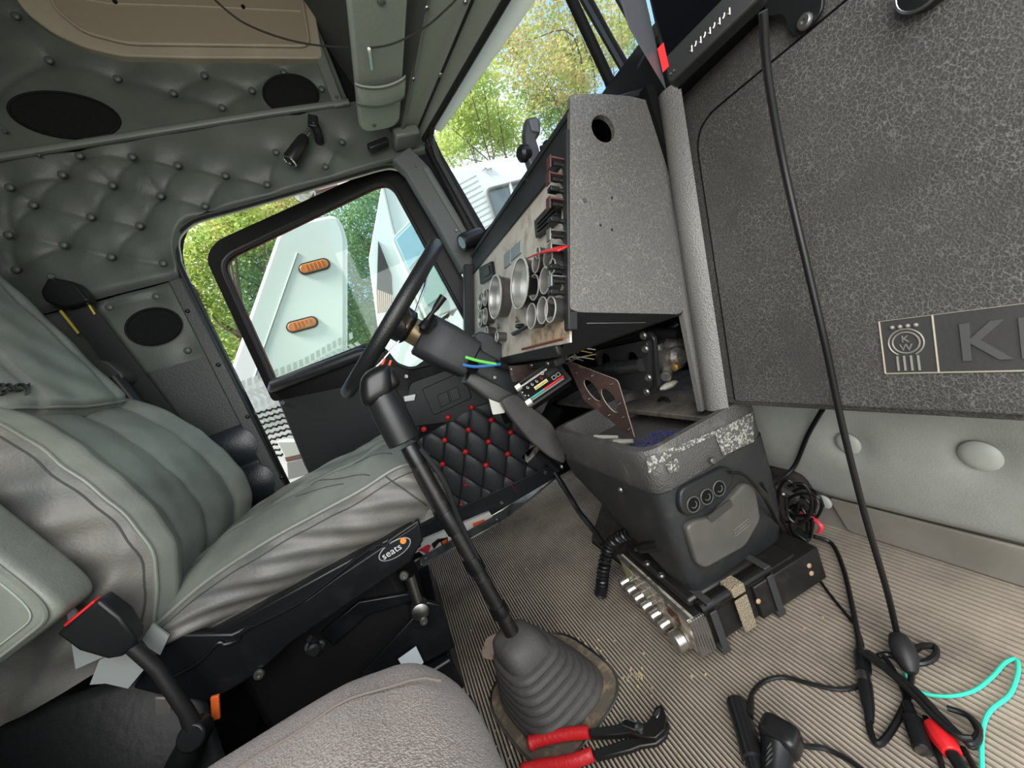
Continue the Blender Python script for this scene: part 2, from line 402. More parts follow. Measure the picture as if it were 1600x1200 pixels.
# lower B pillar: speaker panel, plain vinyl and padded map pocket
Bsp, fsp = tuft(BTN_SP, .016, .2)
def sp(u, v):
    x = -1.0+.575*u; z = .955+.265*v; e = min(v, 1-v, (1-u)*2); edge = .012*(1-min(1, e/.05))**2
    return V((x, YW+.01+fsp(x, z)+edge, z))
obj('speaker_panel', MB().grid(sp, 60, 30), PADGRN, wl, ang=180)
for b in Bsp: inst('tuft_button', bt, (b.x, YW+.008+fsp(b.x, b.z)-.004, b.z), (0, -1, 0), wl)
oval(240, 510, 43, 27, 0, YW-.002)
DKVIN = mat('dark_pillar_vinyl', (52, 56, 55), .45, bump=('noise', 220, .2))
obj('pillar_panel', MB().prism([(-1.0, YW+.01, .40), (-.425, YW+.01, .40), (-.425, YW+.01, .965), (-1.0, YW+.01, 1.0)], (0, .02, 0)), DKVIN, wl)
def pk(u, v):
    a = v*math.pi*2; x = -.68+.245*u
    return V((x, YW+.008-.030*abs(math.sin(a))**.7*math.sin(math.pi*min(1, max(0, u*.94+.03)))**.4, .47+.26*v))
obj('pocket_pad', MB().grid(pk, 26, 40), mat('navy_black_vinyl', (40, 46, 50), .35, bump=('noise', 240, .2)), wl, ang=180)
obj('pillar_strip', MB().prism([(-.455, YW-.004, .42), (-.418, YW-.004, .42), (-.424, YW-.004, 1.215), (-.46, YW-.004, 1.215)], (0, .018, 0)), DKVIN, wl, bevel=.004)
for u, v in ((293, 486), (341, 570), (387, 651), (440, 746)): inst('screw', shared(dome(.0065, .006), BLACK, 'screw'), OY(u, v, YW-.006), (0, -1, 0), wl)
obj('outer_wall', MB().plate([(-1.05, 1.50, -.05), (-1.05, 1.50, 2.2), (.30, 1.50, 2.2), (.40, 1.50, 1.43)]+[(x, 1.50, open_top(x)+.012) for x in (.36, .1, -.1, -.3, -.33, -.35, -.37, -.39, -.405, -.415, -.425)]+[(-.425, 1.50, -.05)], [], (0, .02, 0)), MATTE, wl)
# door opening trims
t1 = thing('trim_1', (-.42, 1.5, .45), 'black rubber seal with pale painted edge around the driver door opening', 'door frame', kind='structure')
lp = [(-.428, .33), (-.424, .8), (-.424, 1.22), (-.417, 1.29), (-.398, 1.345), (-.355, 1.375), (-.31, 1.386)]+[(x, open_top(x)+.006) for x in (-.2, 0, .2, .28)]+[(.335, 1.412), (.378, 1.380), (.405, 1.31), (.475, 1.09), (.53, .9), (.56, .7)]
lp = cr_([(a, 0, b) for a, b in lp], 5)
obj('seal', MB().tube([(p.x, 1.476, p.z) for p in lp], .011, 10), RUBBER, t1)
obj('painted_edge', MB().tube([(p.x, 1.497, p.z) for p in lp], .008, 8), mat('pale_jamb_paint', (196, 196, 188), .35), t1)
obj('jamb_strip', MB().prism([(-.437, 1.47, .30), (-.414, 1.47, .30), (-.414, 1.47, 1.2), (-.437, 1.47, 1.2)], (0, .03, 0)), GLOSSBLK, t1, bevel=.003)
# A pillar
t2 = thing('trim_2', (.5, 1.44, 1.05), 'grey windshield corner pillar trim between side window and windshield', 'pillar', kind='structure')
q = [OY(u, v, 1.43) for u, v in ((612, 248), (640, 228), (672, 262), (742, 378), (762, 420), (722, 424), (682, 350), (634, 268))]
obj('pillar_cover', MB().prism(q, (0, .05, 0)), mat('pillar_trim', (84, 88, 86), .42), t2, bevel=.006)
q = [OY(u, v, 1.47) for u, v in ((608, 236), (672, 200), (690, 240), (800, 430), (800, 470), (752, 470), (690, 345), (640, 258))]
obj('pillar_core', MB().prism(q, (0, .05, 0)), MATTE, t2)
obj('cowl_side', MB().prism([(.50, 1.60, -.05), (.86, 1.60, -.05), (.86, 1.60, 1.04), (.56, 1.60, 1.04)], (0, .03, 0)), MATTE, t2)
q = [OY(u, v, 1.425) for u, v in ((660, 262), (668, 260), (748, 390), (740, 395))]
obj('pillar_ridge', MB().prism(q, (0, .02, 0)), GREYTRIM, t2, bevel=.003)
for u, v in ((650, 259), (713, 360)): inst('screw', sm, OY(u, v, 1.428), (0, -1, 0), t2, .8)
q = [OY(u, v, 1.40) for u, v in ((664, 226), (676, 226), (752, 362), (800, 440), (776, 430), (742, 378))]
obj('windshield_seal', MB().prism(q, (0, .03, 0)), RUBBER, t2, bevel=.004)
# header above the windshield, roof, back wall
t3 = thing('trim_3', (.45, 1.0, 1.45), 'green grey padded header strip above the windshield with screws', 'header', kind='structure')
def hd(u, v):      # u from door side to cab centre, v from windshield edge to the rear
    y = 1.50-1.45*u; vx = .31*(1.40-min(1.4, max(y, .755))) - (.31*(.755-y) if y < .755 else 0)
    x = (.475+vx)*(1-v)+(.385+vx*.25)*v
    return V((x, y, 1.447+.012*math.sin(v*math.pi)+.02*v))
obj('header_pad', MB().grid(hd, 24, 10), mat('header_vinyl', (138, 144, 136), .45, bump=('noise', 260, .2)), t3, ang=180)
def hd2(u, v):
    y = 1.50-1.45*u; e = hd(u, 1); return V((e.x*(1-v)+.22*v, y, e.z-.012+.65*v))
obj('header_riser', MB().grid(hd2, 12, 12), mat('dark_headliner', (66, 70, 67), .7), t3)
obj('header_bead', MB().tube([hd(u/20, .97)+V((0, 0, -.006)) for u in range(21)], .007, 8), GREYTRIM, t3)
obj('header_bead', MB().tube([hd(u/20, .42)+V((0, 0, -.012)) for u in range(21)], .004, 8), BLACK, t3)
for u, v in ((646, 123), (727, 3), (688, 116), (667, 12)): inst('screw', screw_mesh(.007, SCREW), OZ(u, v, 1.45), (0, 0, -1), t3)
obj('corner_block', MB().box((.40, 1.40, 1.452), (.09, .09, .035)), GREYTRIM, t3, bevel=.008)
obj('corner_latch', MB().box((.30, 1.405, 1.45), (.075, .03, .022), Matrix.Rotation(-.15, 3, 'Y')), BLACK, t3, bevel=.005)
ce = obj('ceiling', MB().box((-.35, .72, 2.13), (1.4, 1.66, .05)), mat('roof_liner', (110, 108, 100), .8), None)
tag(ce, 'grey cab roof liner above the seats', 'ceiling', kind='structure')
wb = obj('wall_back', MB().box((-1.03, .72, 1.05), (.05, 1.66, 2.2)), mat('rear_liner', (60, 62, 60), .8), None)
tag(wb, 'dark vinyl rear wall of the cab behind the seats', 'wall', kind='structure')
wr = thing('wall_right', (-.7, -.06, 0), 'dark rear side panel behind the open passenger doorway', 'wall', kind='structure')
obj('side_panel', MB().box((-.83, -.07, 1.05), (.40, .04, 2.2)), MATTE, wr)
obj('side_panel', MB().box((.0, -.07, 1.85), (1.0, .04, .6)), MATTE, wr)
# ================================================================ windshield
ws = thing('window_1', (.7, .75, 1.05), 'split flat windshield with black centre post above the dash', 'windshield', kind='structure')
def gmat(name, col, tint, refl=.02):
    m = bpy.data.materials.new(name); m.use_nodes = True; nt = m.node_tree; nt.nodes.clear()
    o = N(nt, 'ShaderNodeOutputMaterial'); t = N(nt, 'ShaderNodeBsdfTransparent'); t.inputs[0].default_value = col
    g = N(nt, 'ShaderNodeBsdfGlossy'); g.inputs['Roughness'].default_value = .03
    d = N(nt, 'ShaderNodeBsdfDiffuse'); d.inputs[0].default_value = (.8, .85, .8, 1)
    m1 = N(nt, 'ShaderNodeMixShader'); m1.inputs[0].default_value = tint
    m2 = N(nt, 'ShaderNodeMixShader')
    nt.links.new(t.outputs[0], m1.inputs[1]); nt.links.new(d.outputs[0], m1.inputs[2])
    m2.inputs[0].default_value = refl; nt.links.new(m1.outputs[0], m2.inputs[1]); nt.links.new(g.outputs[0], m2.inputs[2]); nt.links.new(m2.outputs[0], o.inputs[0])
    return m
GLASS = gmat('windshield_glass', (.97, .985, .975, 1), .012); GREEN = gmat('green_tinted_glass', (.90, .975, .94, 1), .02)
def wsx(y, z): return .523+.31*(1.4-max(y, .755))-(.31*(.755-y) if y < .755 else 0)-.16*(z-1.083)
def wp(y, z, dx=0): return V((wsx(y, z)+dx, y, z))
obj('windshield_pane', MB().prism([wp(1.40, 1.02), wp(.76, 1.02), wp(.76, 1.46), wp(1.40, 1.46)], (.005, .0015, 0)), GLASS, ws, smooth=False)
obj('windshield_pane', MB().prism([wp(.75, 1.02), wp(.06, 1.02), wp(.06, 1.46), wp(.75, 1.46)], (.005, -.0015, 0)), GLASS, ws, smooth=False)
obj('center_post', MB().tube([wp(.755, 1.0, -.005), wp(.755, 1.47, -.005)], .012, 10), MATTE, ws)
obj('top_seal', MB().tube([wp(1.41, 1.438), wp(.755, 1.438), wp(.06, 1.438)], .010, 8), RUBBER, ws)
obj('bottom_seal', MB().tube([wp(1.41, 1.05), wp(.755, 1.075), wp(.06, 1.05)], .012, 8), RUBBER, ws)
obj('side_seal', MB().tube([wp(1.395, 1.02), wp(1.398, 1.2), wp(1.395, 1.36), wp(1.375, 1.42), wp(1.33, 1.44)], .010, 8), RUBBER, ws)
for yy, x0 in ((.70, .03), (.63, .05)):
    wi = thing('windshield_wiper', wp(yy, 1.05, .03), 'black wiper arm resting against the windshield %s' % ('beside the centre post' if yy > .65 else 'nearer the black screen'), 'wiper')
    obj('wiper_arm', MB().tube([wp(yy, 1.03, x0), wp(yy+.03, 1.2, x0), wp(yy+.055, 1.42, x0)], .006, 8), MATTE, wi)
    obj('wiper_blade', MB().prism([wp(yy+.012, 1.1, x0-.02), wp(yy+.02, 1.1, x0-.02), wp(yy+.066, 1.44, x0-.02), wp(yy+.058, 1.44, x0-.02)], (.012, 0, 0)), RUBBER, wi)
    obj('pivot', MB().lathe([(.016, 0), (.016, .02), (.010, .028)], wp(yy, 1.03, x0), (-.3, 0, 1), 14), BLACK, wi)
visor_mat = bpy.data.materials.new('pale_fibreglass'); visor_mat.use_nodes = True; nt = visor_mat.node_tree; nt.nodes.clear()
_o = N(nt, 'ShaderNodeOutputMaterial'); _d = N(nt, 'ShaderNodeBsdfDiffuse'); _t = N(nt, 'ShaderNodeBsdfTranslucent'); _m = N(nt, 'ShaderNodeMixShader'); _m.inputs[0].default_value = .5
_d.inputs[0].default_value = _t.inputs[0].default_value = (.75, .75, .70, 1); nt.links.new(_d.outputs[0], _m.inputs[1]); nt.links.new(_t.outputs[0], _m.inputs[2]); nt.links.new(_m.outputs[0], _o.inputs[0])
ev = thing('outside_sun_visor', wp(1.0, 1.43, .1), 'pale metal drop visor outside along the windshield top', 'visor')
obj('visor_blade', MB().prism([wp(1.36, 1.425, .035), wp(.76, 1.405, .05), wp(.76, 1.50, .03), wp(1.42, 1.50, .02)], (.004, 0, .002)), visor_mat, ev, bevel=.001)
# ================================================================ driver door, ajar
AL = math.radians(11); HNG = V((.55, 1.5, 0)); DT = V((-math.cos(AL), math.sin(AL), 0)); DN = V((-math.sin(AL), -math.cos(AL), 0))
def D(u, v, off=0): return OP(u, v, HNG+DN*off, DN)
def DS(s, z, off=0): return HNG+DT*s+V((0, 0, z))+DN*off
dr = thing('door_1', HNG, 'black driver door standing slightly ajar with green tinted window', 'door', kind='structure')
DOORBLK = mat('black_door_vinyl', (28, 29, 31), .5, bump=('noise', 300, .12), spec=.3); DOORPL = mat('door_plastic', (36, 37, 39), .42, spec=.35)
DOORFR = mat('black_frame_rubber', (14, 14, 15), .4, spec=.2)
go = [(426, 596), (421, 583), (351, 428), (348, 412), (360, 397), (583, 290), (603, 285), (617, 296), (752, 545), (668, 570), (640, 577), (617, 568), (600, 545), (575, 538)]
gl = rnd([D(u, v) for u, v in go], .02, 4)
fo = rnd([D(u, v) for u, v in ((426, 628), (321, 404), (336, 377), (590, 262), (618, 260), (634, 273), (703, 392), (777, 545), (668, 600), (640, 612), (560, 600))], [.02, .05, .05, .03, .03, .03, .02, .02, .02, .02, .0], 5)
obj('window_frame', MB().plate(fo, [gl], -DN*.03), DOORFR, dr, bevel=.004)
obj('window_seal', MB().tube(gl, .008, 8, closed=True), RUBBER, dr)
obj('window_outer_edge', MB().tube([p-DN*.028 for p in gl], .0055, 8, closed=True), mat('dark_red_door_paint', (78, 30, 30), .35), dr)
gp = obj('window_pane', MB().prism([p-DN*.025 for p in gl], -DN*.004), GREEN, dr, smooth=False)
panel = [DS(.965, .50), DS(.945, .835), DS(.61, .838), DS(.49, .70), DS(.42, .70), DS(.0, .80), DS(.0, .08), DS(.70, .05), DS(.955, .05)]
obj('door_panel', MB().prism(panel, -DN*.05), DOORBLK, dr, bevel=.006)
obj('sill_bar', MB().tube([DS(.955, .815, .004), DS(.935, .825, .012), DS(.75, .822, .016), DS(.60, .822, .012), DS(.50, .81, .004)], [.012, .024, .024, .024, .012], 12), DOORPL, dr)
upper = rnd([D(u, v, .006) for u, v in ((640, 598), (790, 545), (770, 590), (800, 620), (740, 655), (640, 668), (632, 640))], .02, 4)
obj('front_panel', MB().prism(upper, -DN*.012), DOORPL, dr, bevel=.004)
swp = rnd([D(u, v, .012) for u, v in ((659, 608), (722, 580), (738, 622), (677, 650))], .012, 4)
swo = obj('switch_plate', MB().prism(swp, -DN*.012), DOORPL, dr, bevel=.003)
for q in (((683, 618), (699, 611), (704, 630), (689, 637)), ((701, 610), (715, 604), (720, 622), (706, 629))):
    obj('window_switch', MB().prism([D(u, v, .016) for u, v in q], -DN*.01), BLACK, swo, bevel=.002)
obj('lock_lever', MB().prism(rnd([D(u, v, .016) for u, v in ((630, 619), (650, 615), (648, 626), (632, 628))], .004), -DN*.012), STEEL, dr, bevel=.002)
dsc = screw_mesh(.009, SCREW)
for u, v in ((443, 629), (635, 588), (784, 785), (852, 738)): inst('screw', dsc, D(u, v, .014 if v > 700 or v < 600 else .003), DN, dr)
# quilted lower panel with red buttons: a skewed lattice fitted on the door plane
def zz(x, y): return D(380+.3*x, 540+.3*y, .008)
Q0 = zz(1067, 372); QA = (zz(1377, 562)-Q0)/3; QB = (zz(1038, 615)-Q0)/2
def inside(p, poly):
    c = False; n = len(poly)
    for i in range(n):
        a, b = poly[i], poly[i-1]
        if (a[1] > p[1]) != (b[1] > p[1]) and p[0] < (b[0]-a[0])*(p[1]-a[1])/(b[1]-a[1])+a[0]: c = not c
    return c
qp = rnd([D(u, v, .0) for u, v in ((655, 664), (742, 634), (800, 600), (868, 690), (850, 735), (660, 850), (650, 760))], .01, 3)
qb = obj('quilt_backing', MB().prism(qp, DN*.004), MATTE, dr)
def clip(poly, pl2):      # Sutherland-Hodgman in door (s,z) coordinates
    out = poly
    for i in range(len(pl2)):
        a, b = pl2[i], pl2[(i+1) % len(pl2)]; inp = out; out = []
        ins = lambda p: (b[0]-a[0])*(p[1]-a[1])-(b[1]-a[1])*(p[0]-a[0]) <= 0
        for k in range(len(inp)):
            p, q = inp[k-1], inp[k]
            if ins(p) != ins(q):
                x1 = (b[0]-a[0])*(p[1]-a[1])-(b[1]-a[1])*(p[0]-a[0]); x2 = (b[0]-a[0])*(q[1]-a[1])-(b[1]-a[1])*(q[0]-a[0]); t = x1/(x1-x2)
                out.append((p[0]+(q[0]-p[0])*t, p[1]+(q[1]-p[1])*t))
            if ins(q): out.append(q)
        if not out: return []
    return out
def sz(p): d = p-HNG; return (d.dot(DT), d.z)
cw = [sz(p) for p in qp]
ar = sum(cw[i-1][0]*cw[i][1]-cw[i][0]*cw[i-1][1] for i in range(len(cw)))
if ar > 0: cw.reverse()
QUILT = mat('quilted_black_leather', (48, 49, 51), .42, bump=('noise', 260, .2))
for i in range(-4, 7):
    for j in range(-3, 7):
        cs = [Q0+QA*i+QB*j, Q0+QA*(i+1)+QB*j, Q0+QA*(i+1)+QB*(j+1), Q0+QA*i+QB*(j+1)]
        pl2 = clip([sz(p) for p in cs], cw)
        if len(pl2) < 3: continue
        area_ = abs(sum(pl2[k-1][0]*pl2[k][1]-pl2[k][0]*pl2[k-1][1] for k in range(len(pl2))))/2
        if area_ < 2e-4: continue
        c0 = (sum(p[0] for p in pl2)/len(pl2), sum(p[1] for p in pl2)/len(pl2)); n = len(pl2)
        vs = []
        for sc_, h in ((.985, .003), (.93, .0065), (.78, .0095), (.4, .0115)): vs += [DS(c0[0]+(p[0]-c0[0])*sc_, c0[1]+(p[1]-c0[1])*sc_, h) for p in pl2]
        m_ = MB().add(vs, [(r*n+k, r*n+(k+1) % n, (r+1)*n+(k+1) % n, (r+1)*n+k) for r in range(3) for k in range(n)]+[tuple(3*n+k for k in range(n))])
        obj('quilt_pad', m_, QUILT, dr, ang=180)
rb = shared(dome(.0115, .010), RED, 'red_button')
for x, y in ((943, 433), (1067, 372), (1190, 320), (1050, 491), (1173, 437), (1292, 386), (1038, 615), (1158, 551), (1277, 498), (1392, 450), (1264, 620), (1377, 562), (930, 545)):
    inst('red_button', rb, zz(x, y)+DN*.006, DN, dr)
for x, y in ((1158, 725), (1135, 825)): inst('red_button', rb, zz(x, y)+DN*.004, DN, dr, .6)
RTHR = mat('red_thread', (150, 40, 60), .8)
obj('loose_thread', MB().tube([zz(1375, 640)+DN*.012, zz(1378, 690)+DN*.014, zz(1418, 757)+DN*.012], .001, 5), RTHR, dr)
obj('loose_thread', MB().tube([zz(1158, 660)+DN*.012, zz(1158, 722)+DN*.012], .001, 5), RTHR, dr)
obj('bottom_rail', MB().prism(rnd([D(u, v, .0) for u, v in ((640, 830), (700, 800), (855, 728), (868, 732), (862, 748), (660, 868), (640, 872))], .006), DN*.012), DOORPL, dr, bevel=.004)
# striped decal strip seen between door bottom and sill
st = thing('painted_step_strip', (.0, 1.56, 0), 'white strip with red and black cartoon pattern below the ajar door', 'decal strip')
def S_(u, v, o=0): return OY(u, v, 1.545-o)
obj('strip', MB().prism([S_(u, v) for u, v in ((618, 876), (652, 848), (765, 800), (772, 812), (662, 888), (626, 898))], (0, .02, 0)), mat('decal_white', (232, 230, 224), .4), st)
DB = mat('decal_black', (16, 16, 18), .4); DR = mat('decal_red', (232, 60, 78), .4); DO = mat('decal_orange', (240, 110, 60), .4)
for m_, pts in ((DR, ((653, 860), (668, 851), (674, 852), (668, 866), (660, 862))), (DB, ((640, 868), (655, 862), (662, 868), (668, 866), (664, 876), (657, 870), (643, 878))),
                (DB, ((674, 850), (684, 842), (700, 840), (699, 845), (686, 848), (678, 858))), (DB, ((688, 844), (699, 839), (701, 850), (690, 853))), (DO, ((690, 846), (698, 842), (699, 848), (692, 851))), (DO, ((738, 818), (757, 811), (758, 815), (740, 824))), (DB, ((632, 876), (646, 872), (650, 884), (636, 890))), (DR, ((636, 879), (645, 876), (648, 882), (639, 886)))):
    obj('decal_mark', MB().prism([S_(u, v, .001+.001*(m_ in (DO, DR))) for u, v in pts], (0, .001, 0)), m_, st)
# ================================================================ dashboard
def dashX(z): return .55+.2066*(z-.416)
DNRM = V((-1, 0, .2066)).normalized()          # outward normal of the passenger dash face
da = thing('dashboard', (.6, .6, .4), 'worn dark grey vinyl truck dashboard with glovebox and gauge housing', 'dashboard')
def DX(u, v, off=0): return OP(u, v, V((.55, 0, .416))+DNRM*off, DNRM)
prof = [(.78, .40), (.575, .402), (.555, .408), (dashX(.425), .425), (dashX(.6), .6), (dashX(.88), .88), (dashX(.92)+.004, .92), (dashX(.96)+.016, .955), (.705, .99), (.75, 1.02), (.80, 1.035), (.95, 1.045), (.95, .40)]
obj('dash_body', MB().prism([(x, -.04, z) for x, z in prof], (0, .62, 0)), VINYL, da, bevel=.003)
# glovebox door: large slab with a rounded corner, slightly proud of the dash
gb = [V((dashX(.418), -.04, .418)), V((dashX(.418), .533, .418)), V((dashX(.895), .533, .895)), V((dashX(.895), -.04, .895))]
gbo = obj('glovebox_door', MB().prism(rnd(gb, [0, .006, .05, 0], 8), DNRM*.006), VINYL, da, bevel=.003, seg=3)
obj('glovebox_gap', MB().tube([V((dashX(.42), .537, .42))]+rnd([V((dashX(.42), .537, .42)), V((dashX(.899), .537, .899)), V((dashX(.899), -.04, .899)), V((dashX(.42), -.04, .42))], [0, .05, 0, 0], 8)[1:10]+[V((dashX(.899), -.04, .899))], .0015, 6), MATTE, da)
# raised rounded rim along the left of the passenger dash
def rim(u, v):
    z = .405+(.985-.405)*v; y = .548+.056*u
    return V((dashX(z)-.026*math.sin(math.pi*(u*.82+.09))**.8+.004, y, z))
RIMV = mat('lit_rim_vinyl', (112, 111, 107), .38, crack=(240, (84, 83, 80), .08), bump=('voro', 330, .25))  # lighter than the dash vinyl: light on the curved rim put into the colour
obj('dash_rim', MB().grid(rim, 14, 40), RIMV, da, ang=180)
obj('dash_rim_side', MB().prism([(dashX(.40)-.016, .602, .40), (dashX(.588)-.026, .602, .588), (dashX(.985)-.006, .602, .985), (.80, .602, .985), (.80, .602, .40)], (0, .012, 0)), RIMV, da)
obj('dash_top_cowl', MB().prism([(.655, -.04, .97), (.672, -.04, 1.06), (.70, -.04, 1.118), (.74, -.04, 1.13), (.95, -.04, 1.13), (.95, -.04, .97)], (0, .83, 0)), MATTE, da, bevel=.004)
# badge
bo = gbo
def GB(u, v, off=0): return DX(u, v, .006+off)
bq = [GB(1384, 591), GB(1367, 514), GB(1668, 476), GB(1900, 445), GB(1900, 583), GB(1640, 585)]
b0 = DX(1384, 591); zb0 = .4625; zb1 = .5265; yb = .307
def BD(y, z, off=0): return V((dashX(z), y, z))+DNRM*(.006+off)
BADGE = mat('badge_black', (62, 62, 62), .38, bump=('noise', 200, .1)); BLINE = mat('badge_line', (186, 178, 160), .4, .4); BLET = mat('badge_letter', (80, 80, 80), .34)
bdg = obj('badge_plate', MB().prism([BD(yb, zb0), BD(yb, zb1), BD(-.04, zb1), BD(-.04, zb0)], DNRM*.0012), BADGE, da)
def bar(p, q, r=.0009): return MB().tube([p, q], r, 6)
for a, b in (((yb, zb0), (yb, zb1)), ((yb, zb0), (-.04, zb0)), ((.2585, zb0), (.2585, zb1)), ((yb, zb1), (-.04, zb1))):
    obj('badge_line', bar(BD(*a, .0012), BD(*b, .0012), .0010 if a != (yb, zb1) else .0004), BLINE, bdg)
text('badge_letters', 'KENWORTH', BD(.2415, zb0+.0125, .0013), (0, -1, 0), DNRM.cross(V((0, -1, 0))), .0570, BLET, bdg, .0015, off=.0006, space=1.1)
CRST = mat('crest_emboss', (132, 129, 121), .4, .2)
# crest: ring with K W, crown dots above and four ribbons below
cc = BD(.284, .4985, .0013); eu = V((0, -1, 0)); ev_ = V((dashX(1)-dashX(0), 0, 1)).normalized()
obj('crest_ring', MB().tube([cc+(eu*math.cos(a)+ev_*math.sin(a))*.0125 for a in [2*math.pi*i/28 for i in range(28)]], .0010, 6, closed=True), CRST, bdg)
obj('crest_ring', MB().tube([cc+(eu*math.cos(a)*1.0+ev_*math.sin(a))*.0162 for a in [math.radians(-60+300*i/28) for i in range(29)]], .0010, 6), CRST, bdg)
text('crest_letter', 'K', cc+ev_*.0006, eu, ev_, .0115, CRST, bdg, .0008, align='CENTER'); text('crest_letter', 'W', cc-ev_*.0095, eu, ev_, .0115, CRST, bdg, .0008, align='CENTER')
for k in range(4):
    x = -.0095+.0063*k
    obj('crest_ribbon', MB().tube([cc+eu*x-ev_*.0155, cc+eu*(x*1.02)-ev_*.0335], .0013, 6), CRST, bdg)
    obj('crest_dot', MB().sphere(cc+eu*(x*1.15)+ev_*.0195, .0026, 8, 5), CRST, bdg)
# vent knob poking out at the top of the dash
kc = DX(1458, -22, .006)
kn = obj('glovebox_knob', MB().lathe([(.020, 0), (.022, .012), (.021, .018), (.015, .020)], kc, DNRM, 28), BLACK, da, bevel=.001)
obj('knob_ring', MB().tube(circle(kc+DNRM*.017, DNRM, .0205, 28), .002, 6, closed=True), STEEL, kn)
# ---------------- instrument housing
YB = .60
sp_ = [(891, 147), (935, 146), (985, 150), (1030, 161), (1036, 172), (1068, 484), (1062, 491), (905, 488), (891, 483)]
so_ = [OY(u, v, YB) for u, v in sp_]; hole = circle(OY(943, 201, YB), (0, 1, 0), (OY(943, 222, YB)-OY(943, 201, YB)).length, 28)
sm2 = [circle(OY(u, v, YB), (0, 1, 0), .0030, 8) for u, v in ((957, 309), (939, 352), (957, 359))]
obj('end_panel', MB().plate(rnd(so_, [.006]*9, 3), [hole]+sm2, (0, .012, 0)), VINYL2, da, bevel=.003)
obj('hole_dark_lining', MB().lathe([((OY(943, 222, YB)-OY(943, 201, YB)).length+.002, .004), ((OY(943, 222, YB)-OY(943, 201, YB)).length, .16)], OY(943, 201, YB), (0, 1, 0), 28, capa=False), mat('dark_void', (5, 5, 5), .9, spec=0), da)  # near-black lining, the darkness inside the hole put into its colour
obj('panel_plug', MB().box(OY(914, 313, YB-.0005), (.007, .002, .007)), mat('plug_grey', (70, 70, 70), .5), da)
ch = [OY(891, 484, YB), OY(1066, 489, YB), V((.555, .66, .592)), V((.315, .66, .606))]
obj('end_panel_under', MB().prism(ch, (0, .006, -.004)), DASHBLK, da, bevel=.002)  # black colour stands in for the shade on this downward chamfer
chn = (ch[1]-ch[0]).cross(ch[3]-ch[0])
obj('under_slot', bar(OP(916, 505, ch[0]+V((0, -.002, 0)), chn), OP(1008, 504, ch[0]+V((0, -.002, 0)), chn), .0016), STEEL, da)
# housing shell: top, front, left end
topz = lambda x: 1.005
hs = [V((.468, y, .955)) for y in (0,)]
obj('brow', MB().prism([(.433, .61, .930), (.472, .61, 1.0), (.50, .61, 1.012), (.66, .61, 1.02), (.66, .61, 1.006), (.505, .61, .996), (.478, .61, .985), (.450, .61, .930)], (0, .80, 0)), DASHBLK, da, bevel=.004)
obj('brow_lip', MB().tube([(.472, .605, 1.003), (.472, 1.41, 1.003)], .006, 8), DASHBLK, da)
obj('housing_end', MB().prism([(.452, 1.40, .965), (.50, 1.40, 1.01), (.62, 1.40, 1.01), (.60, 1.40, .62), (.32, 1.40, .60), (.31, 1.40, .64)], (0, .012, 0)), DASHBLK, da, bevel=.003)
obj('housing_back', MB().box((.64, 1.0, .81), (.02, .82, .40)), MATTE, da)
GP0 = V((.322, .6, .637)); GT = V((.134, 0, .333)).normalized(); GN = V((-.333, 0, .134)).normalized()
def G(u, v, off=0): return OP(u, v, GP0+GN*off, GN)
def GZ(y, t, off=0): return GP0+GT*t+V((0, y-.6, 0))+GN*off
obj('end_panel_edge', MB().box(GZ(.611, .185, .0), (.020, .018, .35), frame(GN, GT)), DASHBLK, da, bevel=.003)
GPAN = mat('dusty_gauge_panel', (206, 200, 188), .55, var=[(22, (150, 141, 126), .5, .72), (6, (178, 171, 158), .45, .7)], bump=('noise', 120, .2))
obj('gauge_panel', MB().prism([GZ(.616, -.01), GZ(1.40, -.01), GZ(1.40, .34), GZ(.616, .34)], -GN*.004), GPAN, da)
obj('panel_lip', MB().prism([GZ(.665, -.010, .008), GZ(1.40, -.010, .008), GZ(1.40, -.030, .0), GZ(.665, -.030, 0)], -GN*.02), DASHBLK, da, bevel=.004)
obj('panel_sheet', MB().prism([GZ(.615, .0, .001), GZ(.80, .0, .001), GZ(.80, .028, .001), GZ(.615, .04, .001)], GN*.001), mat('dusty_tan', (176, 158, 132), .8, var=(40, (120, 104, 86), .45, .65)), da)
obj('panel_edge_strip', bar(GZ(.615, -.004, .012), GZ(.83, -.004, .012), .003), mat('rust_brown', (110, 60, 42), .7), da)
BEZB = mat('gauge_body', (96, 96, 95), .3, .7); BEZ = mat('gauge_chrome', (222, 222, 218), .28, .55); BEZI = mat('gauge_inner', (170, 170, 166), .3, .7); GFACE = mat('gauge_face', (196, 206, 200), .25, coat=.6, var=(18, (160, 170, 165), .4, .6)); GFACED = mat('gauge_face_dark', (58, 60, 60), .25, coat=.5)
def gauge(u, v, dv, depth, dark=False, tone=None):
    c = G(u, v, depth); r = (G(u, v+dv, depth)-G(u, v-dv, depth)).length/2; c.y = max(c.y, .618+r); base = c-GN*depth
    g = obj('gauge_bezel', MB().lathe([(r*.9, 0), (r*.94, depth*.7), (r, depth*.8), (r*1.02, depth), (r*.96, depth*1.02), (r*.93, depth*.97)], base, GN, 26, capb=False), tone or BEZB, da)
    obj('bezel_rim', MB().tube(circle(base+GN*depth, GN, r*.985, 26), max(.0013, r*.045), 6, closed=True), BEZ, g)
    obj('bezel_liner', MB().lathe([(r*.93, depth*.97), (r*.90, depth*.7), (r*.88, depth*.1)], base, GN, 24, capa=False, capb=False), BEZI, g)
    f = obj('gauge_face', MB().lathe([(r*.9, depth*(.05 if dark else .4)), (r*.89, depth*(.08 if dark else .43))], base, GN, 24), GFACED if dark else GFACE, g)
    if dark: obj('needle', bar(base+GN*depth*.2, base+GN*depth*.2+(GT*.4+V((0, .6, 0)))*r*.8, .0008), mat('needle_white', (220, 90, 60), .5), g)
    return g
